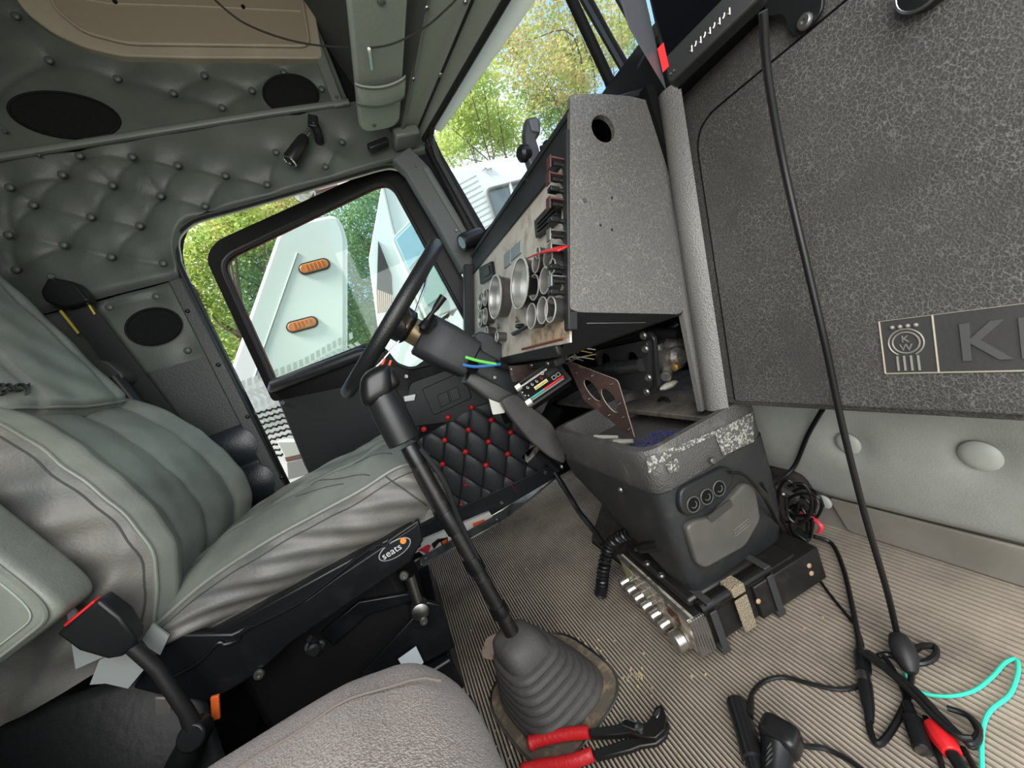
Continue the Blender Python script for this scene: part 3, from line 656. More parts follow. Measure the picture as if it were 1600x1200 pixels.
gauge(773, 464, 34, .034); gauge(811, 443, 40, .036, tone=mat('black_bezel', (30, 30, 31), .25))
for u, v, d in ((834, 449, 20), (851, 438, 21), (830, 494, 20), (847, 485, 21), (868, 480, 21), (837, 411, 15), (856, 402, 17), (750, 471, 13), (758, 465, 13), (750, 499, 13), (758, 494, 13), (760, 519, 9), (776, 526, 8), (840, 395, 9), (874, 408, 12)):
    gauge(u, v, d, .026, True)
obj('panel_side_lip', MB().box(GZ(1.385, .165, .012), (.045, .035, .37), frame(GN, GT)), DASHBLK, da, bevel=.004)
# upper panel bits: vent, plates, rocker switch, small marks
def quad(name, pts, off, th, m, p, bevel=.002): return obj(name, MB().prism([G(u, v, off) for u, v in pts], -GN*th), m, p, bevel=bevel)
vt = quad('air_vent', ((834, 345), (868, 308), (868, 345), (836, 372)), .012, .014, BLACK, da)
for k in range(4): 
    t = k/3; quad('vent_slat', ((838, 349+6*t*3), (866, 318+8*t*3), (866, 320+8*t*3), (838, 351+6*t*3)), .016, .008, DOORPL, vt, 0)
for q in (((787, 398), (797, 389), (797, 412), (787, 420)), ((798, 388), (813, 375), (813, 395), (798, 408))): quad('label_plate', q, .004, .004, mat('dusty_blue_plate', (128, 140, 142), .4), da, .001)
rs = quad('rocker_plate', ((748, 418), (767, 408), (770, 432), (750, 444)), .010, .010, BLACK, da)
quad('rocker', ((754, 420), (763, 415), (765, 428), (756, 433)), .014, .008, DOORPL, rs)
for pts in (((826, 385), (856, 385)), ): pass
PCH = mat('red_dust_panel', (150, 52, 46), .5, var=(40, (120, 92, 84), .45, .6))
q = cr_([G(823, 404, .05), G(840, 397, .052), G(858, 393, .05), G(872, 392, .045)], 5)
obj('red_visor', MB().grid(lambda u, v: q[min(int(u*(len(q)-1)+.5), len(q)-1)]+GT*(.010*v)-GN*(.02*v), len(q), 4), mat('red_visor_plastic', (190, 40, 40), .4), da, solid=.003, ang=180)
for u, v, t in ((808, 502, 0), (779, 512, 1)):
    p = G(u, v, .004); obj('panel_mark', MB().box(p, (.004, .018, .004)).box(p+GT*.006, (.004, .003, .012)), mat('mark_dark', (90, 88, 82), .6), da)
tg = quad('toggle_key', ((797, 520), (822, 508), (822, 512), (800, 525)), .018, .01, BLACK, da)
obj('toggle_stem', MB().lathe([(.007, 0), (.006, .012), (.004, .02)], G(818, 510), GN, 12), BLACK, tg)
# column of toggle switches with guards along the right edge
swb = mat('guard_red_brown', (78, 50, 48), .45); 
swy = (268, 290, 308, 328, 354, 376, 398, 424, 446, 462)
for k, v in enumerate(swy):
    p = G(880, v, 0); p.y = .618+.004*(k % 2)
    tip = p+GN*.045
    s = obj('toggle_switch', MB().lathe([(.008, 0), (.008, .006), (.005, .008), (.004, .014), (.005, .022), (.0045, .029)], p, GN, 10), BLACK, da)
    if k % 5 in (0, 1, 3): obj('switch_guard', MB().box(p+GN*.019+GT*.008, (.036, .014, .003), frame(GN, GT)).box(p+GN*.036+GT*.0, (.003, .016, .022), frame(GN, GT)), swb if k in (0, 1, 3, 4) else STEEL, s, bevel=.0008)
    else: obj('switch_paddle', MB().box(p+GN*.028, (.018, .016, .009), frame(GN, GT)), BLACK, s, bevel=.002)
    obj('switch_nut', MB().lathe([(.0085, 0), (.0085, .006)], p+GN*.002, GN, 6), mat('dull_brass', (104, 92, 70), .45, .7), s)
# cavity behind the removed trim under the gauges
obj('cavity_back', MB().box((.79, .95, .52), (.02, .72, .26)), MATTE, da)
obj('cavity_side', MB().box((.55, 1.31, .50), (.45, .02, .22)), MATTE, da)
LEDGE = mat('dusty_ledge', (96, 90, 82), .8, var=(30, (60, 57, 52), .4, .65))
obj('cavity_ledge', MB().prism([(.535, .60, .385), (.535, 1.30, .385), (.80, 1.30, .40), (.80, .60, .40)], (0, 0, -.012)), LEDGE, da, bevel=.002)
obj('cavity_rail', MB().box((.36, 1.06, .585), (.03, .58, .02)), DASHBLK, da, bevel=.004)
for y in (.80, .9, 1.12): inst('screw', sm, (.344, y, .588), (-1, 0, 0), da, .9)
# ---------------- heater control valve assembly
hv = thing('heater_valve_assembly', (.6, .7, .45), 'black metal bracket with shaft and dirty valve body exposed under gauges', 'mechanism')
FR = V((-.12, .99, .0)).normalized()
def hvp(u, v, x): return OX(u, v, x)
HVB = mat('bracket_gloss_black', (40, 40, 41), .28)
hp = [hvp(u, v, .52) for u, v in ((928, 549), (1006, 532), (1012, 538), (1014, 608), (1008, 614), (940, 604))]
obj('bracket_plate', MB().plate(rnd(hp, .006, 2), [[hvp(944+9*math.cos(a), 563+11*math.sin(a), .52) for a in [2*math.pi*i/16 for i in range(16)]], [hvp(986+10*math.cos(a), 563+13*math.sin(a), .52) for a in [2*math.pi*i/16 for i in range(16)]]], (.012, 0, 0)), HVB, hv, bevel=.002)
fl = [hvp(u, v, .535) for u, v in ((1002, 522), (1012, 518), (1022, 530), (1028, 604), (1020, 618), (1010, 612))]
obj('flange', MB().prism(rnd(fl, .006, 2), (.01, 0, 0)), HVB, hv, bevel=.002)
pa, pb = hvp(925, 579, .50), hvp(1003, 570, .515)
obj('shaft', MB().tube([pa, pa.lerp(pb, .35), pa.lerp(pb, .36), pa.lerp(pb, 1)], [.009, .009, .015, .015], 14), HVB, hv)
for k in range(6): obj('shaft_thread', MB().tube(circle(pa.lerp(pb, .40+.04*k), pb-pa, .0155, 16), .0015, 6, closed=True), BLACK, hv)
DIRT = mat('dirty_cast_metal', (92, 90, 86), .45, .3, var=(40, (150, 142, 128), .5, .7), bump=('noise', 90, .6))
c1 = hvp(1045, 560, .60)
obj('valve_body', MB().lathe([(.018, -.06), (.030, -.05), (.032, 0), (.026, .01), (.026, .03), (.016, .04)], c1, pb-pa, 18).sphere(c1+V((.02, .0, .02)), .028, 12, 8).lathe([(.014, 0), (.014, .04)], c1+V((-.01, .01, .0)), (0, 0, 1), 14).lathe([(.012, 0), (.012, .03)], c1+V((-.02, -.01, -.02)), (-.5, -.3, -.2), 12), DIRT, hv, bevel=.001)
obj('valve_pipe', MB().tube([c1+V((0, .02, .02)), c1+V((.0, .0, .055)), c1+V((.03, -.03, .07))], .011, 12), BLACK, hv)
obj('brass_plug', MB().lathe([(.009, 0), (.009, .012), (.005, .014)], hvp(1058, 572, .56), (-1, -.3, .1), 6), mat('brass', (160, 130, 80), .4, .8), hv)
obj('hose', MB().tube([hvp(925, 545, .56), hvp(960, 532, .57), hvp(1010, 520, .58), hvp(1060, 522, .60)], .012, 10), RUBBER, hv)
hb = screw_mesh(.009, SCREW)
for u, v in ((1006, 524), (1014, 590), (1011, 612), (1009, 545)): inst('bolt', hb, hvp(u, v, .515), (-1, -.1, 0), hv)
obj('sealant', MB().sphere(hvp(1045, 602, .56), .012, 10, 6, (2.2, 1, .6)), mat('old_sealant', (150, 146, 136), .9, bump=('noise', 120, .8)), hv)
# loose wires in the cavity
wcol = [(212, 206, 190), (224, 220, 208), (200, 190, 150), (230, 226, 216), (190, 184, 170), (206, 170, 70)]
for k in range(12):
    u0, v0 = 845+random.uniform(0, 40), 558+random.uniform(-4, 14); u1, v1 = 905+random.uniform(-15, 40), 552+random.uniform(-8, 14)
    P = [hvp(u0, v0, .48), hvp((u0+u1)/2+random.uniform(-10, 10), (v0+v1)/2+random.uniform(-14, 6), .47+random.uniform(-.01, .02)), hvp(u1, v1, .52)]
    wv = obj('cavity_wire', MB().tube(cr_(P, 6), .0016, 6), mat('wire_%d' % (k % 6), wcol[k % 6], .5), None)
    tag(wv, 'thin pale wire among the loose loom under the gauge panel', 'wire', 'pale wires under the gauge panel')
# ---------------- loose wood-look trim plates
WOOD = mat('wood_print', (58, 42, 37), .45, var=[(9, (44, 31, 27), .45, .62), (50, (84, 64, 56), .55, .7)])
PEDGE = mat('trim_edge', (186, 176, 160), .5)
tp = thing('wood_trim_plate', OY(930, 640, .76), 'wood print trim plate with two round holes standing in the console tray', 'trim plate')
pl = [(884, 562), (973, 597), (992, 687), (912, 622)]
A_, B_, C_, D_ = OY(884, 563, .80), OY(965, 594, .70), OY(992, 686, .69), OY(912, 625, .79)
PN = (B_-A_).cross(C_-A_).normalized(); D_ = OP(912, 625, A_, PN); PN = PN if PN.y < 0 else -PN
def tpp(a, b): return A_.lerp(B_, a).lerp(D_.lerp(C_, a), b)
def tph(a, b, r, n=18): return [tpp(a+r*math.cos(2*math.pi*i/n)*.9, b+r*math.sin(2*math.pi*i/n)*1.25) for i in range(n)]
outer = rnd([A_, B_, C_, D_], .008, 3)
obj('plate_front', MB().plate(outer, [tph(.36, .50, .17), tph(.70, .50, .17)], PN*.0006), WOOD, tp)
obj('plate_core', MB().plate(outer, [tph(.36, .50, .17), tph(.70, .50, .17)], -PN*.003), PEDGE, tp)
for a, b in ((.12, .25), (.86, .12), (.9, .45), (.93, .88), (.5, .12), (.2, .8), (.56, .88), (.88, .7)): inst('rivet', screw_mesh(.003, CHROME), tpp(a, b)+PN*.001, PN, tp)
t2p = thing('small_wood_trim_strip', OY(825, 585, .9), 'short wood print trim strip tucked beside the steering column', 'trim plate')
q = [OY(u, v, .92) for u, v in ((795, 572), (848, 567), (850, 588), (801, 598))]
obj('strip_face', MB().prism(rnd(q, .004), (0, .004, 0)), WOOD, t2p, bevel=.0006)
inst('rivet', screw_mesh(.003, CHROME), OY(799, 577, .919), (0, -1, 0), t2p)
# ---------------- hanging climate control box
cb = thing('climate_control_unit', OY(848, 610, .80), 'black heater control box with sliders hanging loose by its wires', 'control box')
k4 = [OY(803, 602, .83), OY(867, 558, .80), OY(894, 592, .76)]; k4.append(k4[0]+k4[2]-k4[1])
CN = (k4[1]-k4[0]).cross(k4[3]-k4[0]).normalized(); CN = CN if CN.y < 0 else -CN
obj('control_face', MB().prism(rnd(k4, .003), -CN*.004), mat('control_black', (16, 16, 17), .5), cb, bevel=.001)
obj('control_body', MB().prism(inset(k4, .006), -CN*.035-V((0, 0, 0))), MATTE, cb, bevel=.002)
def CB(a, b, off=.0006): return k4[0].lerp(k4[1], a).lerp(k4[3].lerp(k4[2], a), b)+CN*off
cx = (k4[1]-k4[0]).normalized(); cy = (k4[0]-k4[3]).normalized()
WHT = mat('print_white', (225, 222, 214), .5); 
def cbq(name, a0, b0, a1, b1, m, off=.001): return obj(name, MB().prism([CB(a0, b0, off), CB(a1, b0, off), CB(a1, b1, off), CB(a0, b1, off)], -CN*.0008), m, cb)
cbq('slot', .12, .17, .72, .22, WHT); cbq('slot_dark', .14, .185, .70, .205, MATTE, .0013)
cbq('slot', .10, .80, .88, .85, mat('slot_grey', (120, 120, 118), .5)); cbq('heat_scale_red', .45, .72, .90, .78, RED); cbq('heat_scale_green', .12, .72, .45, .78, mat('print_teal', (40, 150, 130), .5))
for a, b in ((.02, .12), (.02, .78)): obj('slider_knob', MB().box(CB(a+.03, b+.08, .006), (.014, .011, .012), Matrix((cx, cy, CN)).transposed()), mat('knob_pale', (205, 203, 196), .45), cb, bevel=.001)
cbq('maker_label', .30, .48, .60, .60, mat('label_yellow', (205, 196, 130), .5)); text('maker_name', 'KENWORTH', CB(.315, .585, .0016), cx, cy, .0052, MATTE, cb, .0002)
cbq('rear_button', .66, .30, .90, .46, DOORPL)
for a in (.20, .31, .42, .53): obj('fan_symbol', MB().tube([CB(a+.02*math.cos(t), .36+.05*math.sin(t), .001) for t in (0, 1, 2, 3, 4, 5)], .0006, 5), WHT if a < .5 else RED, cb)
for a in (.70, .80): obj('icon_frame', MB().tube([CB(a, .54, .001), CB(a+.07, .54, .001), CB(a+.07, .66, .001), CB(a, .66, .001)], .0005, 5, closed=True), WHT, cb)
for a, b in ((.90, .12), (.88, .26), (.06, .40), (.07, .55), (.12, .62)): obj('white_dot', MB().sphere(CB(a, b, .001), .0016, 8, 5), WHT, cb)
obj('bulb_symbol', MB().tube([CB(.60+.028*math.cos(t), .24+.045*math.sin(t), .001) for t in [k*.63 for k in range(10)]], .0006, 5, closed=True), WHT, cb)
# ================================================================ steering wheel and column
stw = thing('steering_wheel', OY(612, 497, 1.07), 'black leather wrapped steering wheel with chrome spokes', 'steering wheel')
WC = OY(612, 497, 1.07); CD = V((.304, 0, -.358)).normalized()     # column direction, down and forward
WN = V((.62, .075, -.78)).normalized(); wu = V((0, 1, 0)); wu = (wu-WN*wu.dot(WN)).normalized(); wv_ = WN.cross(wu)
RW = .222
LEA = mat('black_leather_rim', (26, 27, 28), .38, bump=('noise', 300, .25))
obj('rim', MB().tube([WC+(wu*math.cos(a)+wv_*math.sin(a))*RW for a in [2*math.pi*i/72 for i in range(72)]], .0175, 14, closed=True), LEA, stw)
for a in (0.5*math.pi+.55, 1.5*math.pi-.5): 
    p = WC+(wu*math.cos(a)+wv_*math.sin(a))*RW; obj('rim_seam', MB().tube(circle(p, -wu*math.sin(a)+wv_*math.cos(a), .0167, 16), .0008, 6, closed=True), MATTE, stw)
for a in (math.pi*.0, math.pi*.5, math.pi*1.0, math.pi*1.5):
    d = wu*math.cos(a)+wv_*math.sin(a); e = -wu*math.sin(a)+wv_*math.cos(a)
    obj('spoke', MB().prism([WC+WN*.045+d*.03+e*.018, WC+WN*.03+d*.12+e*.014, WC+d*(RW-.008)+e*.016, WC+d*(RW-.008)-e*.016, WC+WN*.03+d*.12-e*.014, WC+WN*.045+d*.03-e*.018], WN*.004), CHROME, stw, bevel=.001)
obj('hub', MB().lathe([(.045, .0), (.05, .02), (.048, .05), (.036, .058)], WC, WN, 28), BLACK, stw, bevel=.002)
obj('hub_collar', MB().lathe([(.034, .055), (.036, .060), (.036, .085), (.032, .09)], WC, WN, 24), mat('worn_brass_collar', (140, 124, 96), .4, .7), stw)
sc1 = thing('steering_column', OY(745, 560, 1.07), 'dark grey steering column cover with turn signal stalk, cut open below', 'steering column')
COLM = mat('column_plastic', (48, 49, 51), .45, spec=.35, bump=('noise', 400, .15))
cu_ = V((0, 1, 0)); cv_ = CD.cross(cu_).normalized()
if cv_.z < 0: cv_ = -cv_
def sect(o, w_, h, r=.35, n=20):
    P = []
    for i in range(n):
        a = 2*math.pi*i/n; c, s = math.cos(a), math.sin(a)
        P.append(o+cu_*(w_*math.copysign(abs(c)**r, c))+cv_*(h*math.copysign(abs(s)**r, s)))
    return P
def loft(secs, n=20):
    vs = [p for s in secs for p in s]; m = len(secs)
    return MB().add(vs, [(i*n+k, i*n+(k+1) % n, (i+1)*n+(k+1) % n, (i+1)*n+k) for i in range(m-1) for k in range(n)]+[tuple(range(n-1, -1, -1)), tuple((m-1)*n+k for k in range(n))])
O = WC
obj('upper_cover', loft([sect(O+CD*.085, .052, .052), sect(O+CD*.09, .058, .058), sect(O+CD*.16, .062, .060), sect(O+CD*.235, .060, .054), sect(O+CD*.24, .052, .046)]), COLM, sc1, ang=50)
obj('lower_cover', loft([sect(O+CD*.20+cu_*.0-cv_*.0, .05, .036), sect(O+CD*.30, .052, .036), sect(O+CD*.39-cv_*.004, .05, .034), sect(O+CD*.40, .04, .026)]), COLM, sc1, ang=50)
obj('column_jacket', loft([sect(O+CD*.25-cv_*.045, .040, .02), sect(O+CD*.33-cv_*.05, .045, .03), sect(O+CD*.46-cv_*.03, .045, .036), sect(O+CD*.49-cv_*.02, .04, .03)]), mat('column_jacket_grey', (70, 70, 70), .45), sc1, ang=50)
obj('knee_cover', MB().prism(rnd([OY(u, v, 1.03) for u, v in ((740, 524), (750, 517), (768, 522), (795, 548), (806, 566), (800, 573), (760, 562))], .008), (0, .06, 0)), COLM, sc1, bevel=.005)
obj('stalk_recess', MB().prism(rnd([OY(u, v, 1.0055) for u, v in ((655, 505), (678, 490), (684, 505), (668, 522), (655, 520))], .006), (0, -.003, 0)), MATTE, sc1)
s0, s1, s2 = OY(663, 508, .99), OY(672, 494, .985), OY(693, 463, .975)
obj('signal_stalk', MB().tube([s0, s1, s1.lerp(s2, .2), s1.lerp(s2, .45), s2], [.009, .007, .005, .0085, .0105], 12), BLACK, sc1)
obj('stalk_boot', MB().lathe([(.013, -.01), (.011, 0), (.013, .004), (.009, .01), (.010, .014), (.006, .018)], s0, s1-s0, 14), RUBBER, sc1)
e0 = OY(735, 566, 1.0); 
obj('cover_hole', MB().lathe([(.020, 0), (.019, .004)], OY(738, 573, 1.004), (.5, -1, -.2), 18), MATTE, sc1)
for nm, c, pts in (('green_wire', (110, 214, 90), ((727, 558), (748, 564), (775, 569))), ('blue_wire', (48, 110, 176), ((723, 570), (745, 573), (782, 569)))):
    wv = obj(nm, MB().tube(cr_([OY(u, v, .985-.004*i) for i, (u, v) in enumerate(pts)], 6), .0042, 8), mat(nm, c, .4), None)
    tag(wv, ('bright green' if 'green' in nm else 'blue')+' wire looping out of the steering column cover', 'wire')
obj('black_sheath', MB().tube([OY(775, 568, .99), OY(800, 575, 1.0), OY(815, 588, 1.0)], .011, 10), RUBBER, sc1)
for u, v in ((773, 590), ): inst('screw', sm, OY(u, v, 1.012), (0, -1, .2), sc1, .8)
tagp = obj('column_tag', MB().prism(rnd([OY(u, v, 1.03) for u, v in ((762, 615), (786, 628), (789, 645), (770, 648))], .004), (0, .002, 0)), mat('tag_cream', (206, 206, 196), .5), None)
tag(tagp, 'pale plastic tag plate below the steering column', 'tag')
lk = thing('lower_column_shroud', OY(850, 640, .97), 'grey curved shroud at the foot of the steering column', 'shroud')
obj('shroud_plate', MB().prism(rnd([OY(u, v, .99) for u, v in ((782, 626), (806, 614), (862, 660), (884, 700), (884, 726), (862, 716), (828, 688), (798, 652))], .015, 4), (0, .03, 0)), mat('shroud_grey', (78, 77, 75), .5, var=(14, (62, 61, 59), .4, .7)), lk, bevel=.006)
# ================================================================ seats
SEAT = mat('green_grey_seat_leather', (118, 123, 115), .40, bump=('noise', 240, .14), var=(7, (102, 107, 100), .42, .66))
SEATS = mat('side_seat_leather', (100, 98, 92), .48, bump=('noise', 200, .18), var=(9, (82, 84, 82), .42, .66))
SEAM = mat('seat_thread', (58, 64, 60), .7)
def spow(x, e): return math.copysign(abs(x)**e, x)
def superpad(c, M, h, e1=.35, e2=.35, nu=56, nv=28, fn=None):
    """superellipsoid: M columns are the pad axes, h half sizes; fn deforms the unit point"""
    def f(u, v):
        a = 2*math.pi*u; b = -math.pi/2+math.pi*v
        cb_, sb_ = spow(math.cos(b), e1), spow(math.sin(b), e1)
        p = V((cb_*spow(math.cos(a), e2)*h[0], cb_*spow(math.sin(a), e2)*h[1], sb_*h[2]))
        if fn: p = fn(p)
        return V(c)+M @ p
    return MB().grid(f, nu, nv, closeu=True)
def wrinkle(p, amp, seed=0):
    return amp*(math.sin(p.x*38+p.y*21+seed)*math.sin(p.z*33-p.x*17+seed*2)+.5*math.sin(p.x*71-p.z*55+seed))
I3 = Matrix.Identity(3)
ds = thing('driver_seat', (-.3, 1.06, 0), 'green grey leather driver seat with stitched Legacy headrest and armrest', 'seat')
def interp(tab, x):
    for i in range(len(tab)-1):
        if x <= tab[i+1][0] or i == len(tab)-2:
            (x0, y0), (x1, y1) = tab[i], tab[i+1]; t = (x-x0)/(x1-x0); return y0+(y1-y0)*max(-.2, min(1.2, t))
def smooth_tab(tab, n=6): return [(p.x, p.y) for p in cr_([(a, b, 0) for a, b in tab], n)]
def fold(a, b, k=1.0): return k*(math.sin(a*46+b*30)*.5+.5)**2*.010+k*.004*math.sin(a*90-b*60)
YN, YFAR = .818, 1.30
ZS = smooth_tab([(-.54, .425), (-.47, .452), (-.40, .474), (-.30, .490), (-.20, .497), (-.12, .502), (-.05, .512), (-.015, .505), (.012, .475)])
def ctop(u, v):
    x = -.54+.552*v; y = YN+.004+(YFAR-YN-.008)*u; w_ = 2*u-1; zs = interp(ZS, x)
    crown = (.052*(1-abs(w_)**2.4)-.016*math.exp(-(w_/.45)**2))*(1 if x < -.08 else max(0, 1-((x+.08)/.092)**2))
    z = zs+crown+.0035*math.sin(x*44+y*17)*math.sin(y*39-x*12)*(1-abs(w_)**4)
    for yc in (-.42, .42): z -= .007*math.exp(-((w_-yc)/.035)**2)
    return V((x+.010*math.sin(math.pi*u)*max(0, v-.9)*10, y, z))
obj('cushion_top', MB().grid(ctop, 56, 64), SEAT, ds, ang=180)
def cside(u, v):      # near side and front skirt: u along the seam, v downwards
    L1 = .552; L2 = YFAR-YN; s = u*(L1+L2)
    rr = .05
    if s < L1-rr: x, y, nx, ny = -.54+s, YN, 0, -1
    elif s < L1+rr: t = (s-L1+rr)/(2*rr)*math.pi/2; x, y, nx, ny = .012-rr+rr*math.sin(t), YN+rr-rr*math.cos(t), math.sin(t), -math.cos(t)
    else: x, y, nx, ny = .012, YN+(s-L1), 1, 0
    zs = interp(ZS, min(x, .012)) if ny < -.5 else .476
    zb = .385
    z = zs+(zb-zs)*v; o = .020*max(0, math.sin(math.pi*min(1, v*1.05+.02)))**.8-.012*v + fold(s*.8-v*.10, v*.12, (1 if v < .96 else .2)*max(0, math.sin(math.pi*min(1, v)))**.5)
    return V((x+nx*o, y+ny*o, z))
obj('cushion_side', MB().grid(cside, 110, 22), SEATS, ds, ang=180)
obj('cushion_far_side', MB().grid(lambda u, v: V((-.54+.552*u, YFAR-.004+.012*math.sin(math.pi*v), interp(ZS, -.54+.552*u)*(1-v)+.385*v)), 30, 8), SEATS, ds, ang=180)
obj('cushion_base', MB().box((-.265, 1.06, .41), (.50, .46, .06)), SEATS, ds)
seam_e = [cside(i/110*.9, .0)+V((0, -.002, .001)) for i in range(2, 100)]
obj('cushion_piping', MB().tube(seam_e, .0036, 8), SEAT, ds)
obj('cushion_seam', MB().tube([cside(i/110*.9, .13)+V((.0008, -.0012, 0)) for i in range(2, 100)], .0012, 6), SEAM, ds)
q = [cside(.455+.05*k/8, .02+.75*k/8)+V((.001, -.0015, 0)) for k in range(9)]
obj('cushion_seam', MB().tube(q, .0016, 6), SEAM, ds)
for yc in (-.42, .42): obj('cushion_crease', MB().tube([ctop((yc+1)/2, .06+.80*i/30)+V((0, 0, .0006)) for i in range(31)], .0013, 6), SEAM, ds)
for k, (u0, v0, u1, v1) in enumerate(((.05, .80, .30, .55), (.12, .90, .28, .72), (.10, .70, .22, .50), (.28, .88, .30, .74))):
    obj('cushion_crease', MB().tube([ctop(u0+(u1-u0)*i/8, v0+(v1-v0)*i/8+.01*math.sin(i))+V((0, 0, .0004)) for i in range(9)], .0011, 6), SEAM, ds)
# backrest: front panel with four pads, leather side, shaped from its side profile
XF = smooth_tab([(.42, -.515), (.47, -.492), (.55, -.462), (.64, -.470), (.75, -.508), (.83, -.552), (.88, -.60), (.92, -.66), (.97, -.72)])
BSE = (-1.0, -.60, 0.0, .60, 1.0)
def bfront(u, v):
    z = .425+.52*v; w_ = 2*u-1; hw = .238*(1-.20*max(0, v-.62)/.38*(1 if v > .62 else 0)); y = 1.058+hw*w_
    x = interp(XF, z)
    for k in range(4):
        if BSE[k] <= w_ <= BSE[k+1]+1e-6: t = (w_-BSE[k])/(BSE[k+1]-BSE[k]); pad = max(0, math.sin(math.pi*min(1, t)))**.55; break
    x += .013*pad+.020*abs(w_)**3-.055*max(0, abs(w_)-.86)/.14*(.45)-.018*(1-w_*w_)
    x += .0022*math.sin(y*40+z*34)*math.sin(z*51-y*18)
    return V((x, y, z))
obj('back_front', MB().grid(bfront, 72, 54), SEAT, ds, ang=180)
def bside(u, v, near=True):
    e = bfront(0.0 if near else 1.0, v); d = .22*u; sgn = -1 if near else 1
    o = .018*math.sin(math.pi*min(1, u*1.1))+fold(v*.52+u*.06, u*.22, max(0, math.sin(math.pi*min(1, u)))**.6)
    return V((e.x-d, e.y+sgn*(o if near else o*.6), e.z-.02*u))
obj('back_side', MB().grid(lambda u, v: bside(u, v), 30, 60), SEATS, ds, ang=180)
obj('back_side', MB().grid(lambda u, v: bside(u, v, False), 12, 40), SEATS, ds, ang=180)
obj('back_shell', MB().prism([(-.69, .84, .42), (-.66, .84, .95), (-.80, .84, 1.35), (-.86, .84, 1.35), (-.80, .84, .42)], (0, .43, 0)), BLACK, ds, bevel=.02)
for u in (.2, .5, .8): obj('back_seam', MB().tube([bfront(u, .02+.93*i/40)+V((.0006, 0, 0)) for i in range(41)], .0018, 6), SEAM, ds)
obj('back_piping', MB().tube([bfront(.004, .03+.92*i/40)+V((.002, -.002, 0)) for i in range(41)], .0034, 8), SEAT, ds)
obj('back_seam', MB().tube([bside(.045, .03+.92*i/40)+V((0, -.0015, 0)) for i in range(41)], .0014, 6), SEAM, ds)
# head section with embroidered name
HN = V((1, 0, .25)).normalized(); HT = V((-.25, 0, 1)).normalized()
def hx(z): return -.572-.27*(z-.885)
def hfront(u, v):
    z = .868+.50*v-.020*math.cos((2*u-1)*1.5)*(1-v)**2; w_ = 2*u-1; hw = .20-.05*v; y = 1.05+hw*w_
    x = hx(z)+.012*(1-abs(w_)**4)-.060*(max(0, abs(w_)-.72)/.28)**1.6-.030*max(0, .05-v)/.05
    for k in (-.55, .55): x -= .006*math.exp(-((w_-k)/.03)**2)
    x += .003*math.sin(y*48+z*20)*math.sin(z*37)
    return V((x, y, z))
obj('head_section', MB().grid(hfront, 48, 50), SEAT, ds, ang=180)
for near in (0, 1):
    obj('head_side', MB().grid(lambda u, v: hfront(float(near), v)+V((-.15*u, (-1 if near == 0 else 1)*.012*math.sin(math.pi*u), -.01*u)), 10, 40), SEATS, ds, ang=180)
for u in (.225, .775): obj('back_seam', MB().tube([hfront(u, .03+.92*i/30)+V((.0005, 0, 0)) for i in range(31)], .0016, 6), SEAM, ds)
obj('head_piping', MB().tube([hfront(i/30, .03)+V((.001, 0, 0)) for i in range(31)], .0030, 8), SEAT, ds)
lgz = OP(50, 611, V((hx(.95)+.012, 1.05, .95)), HN)
STITCH = mat('dark_embroidery', (38, 44, 42), .6)
text('embroidered_name', 'Legacy', lgz+HN*.001, V((0, 1, 0)), HT, .034, STITCH, ds, .0035, shear=.35, align='RIGHT', off=-.0004, wide=1.15)
BA = V((-.30, 0, .954)).normalized(); BF = V((.954, 0, .30)).normalized(); BW = V((0, 1, 0)); BM = Matrix((BF, BW, BA)).transposed()
# armrest folded up against the backrest
AC = OY(52, 985, .725)+BA*.19+V((0, .01, 0))
AM = BM
ar_ = obj('armrest', superpad(AC, AM, (.064, .040, .20), .22, .28, 48, 32), SEAT, ds, ang=180)
for off in (.056, .044):
    P = [AC+AM @ V((off*spow(math.cos(a), .28), -.0405, (.20-.064+off)*spow(math.sin(a), .28))) for a in [2*math.pi*i/60 for i in range(60)]]
    obj('armrest_piping', MB().tube(P, .0032 if off > .05 else .0010, 6, closed=True), SEAT if off > .05 else mat('pale_stitch', (150, 160, 152), .7), ar_)
obj('armrest_hinge', MB().lathe([(.03, 0), (.03, .06)], AC-AM @ V((0, -.02, .17)), (0, 1, 0), 20), MATTE, ds)
# flap of seat cover near the buckle
FLAP = mat('seat_cover_flap', (128, 134, 132), .45)
obj('cover_flap', MB().prism([OY(u, v, .765) for u, v in ((100, 930), (165, 1025), (118, 1046))], (0, .004, 0)), FLAP, ds)
obj('cover_flap', MB().prism([OY(u, v, .76) for u, v in ((155, 1032), (205, 1008), (226, 1045), (200, 1076), (165, 1068), (140, 1070))], (0, .004, 0)), FLAP, ds)
obj('cover_flap', MB().prism([OY(u, v, .775) for u, v in ((222, 1000), (238, 975), (264, 994), (250, 1024), (232, 1012))], (0, .004, 0)), FLAP, ds)
# seat pan and suspension base
PAN = mat('seat_pan_black', (18, 19, 21), .28, spec=.35, var=(12, (30, 31, 33), .5, .7))
pan = [(206, 1076), (270, 992), (362, 990), (480, 935), (520, 905), (645, 822), (655, 812), (662, 845), (640, 880), (455, 1005), (405, 1052), (330, 1098), (260, 1090)]
obj('seat_pan', MB().prism([OY(u, v, .798) for u, v in pan], (0, .02, 0)), PAN, ds, bevel=.004)
obj('pan_bottom', MB().prism([(-.52, .80, .335), (-.06, .80, .345), (-.05, 1.32, .345), (-.52, 1.32, .335)], (0, 0, .05)), PAN, ds, bevel=.004)
obj('pan_bead', MB().tube(cr_([OY(u, v, .796) for u, v in ((265, 1060), (310, 1035), (340, 1005), (352, 1007), (372, 1000), (384, 984), (470, 940), (560, 870), (588, 852), (604, 852), (612, 842), (652, 815))], 5), .0035, 8), PAN, ds)
lgo = OY(617, 858, .796)
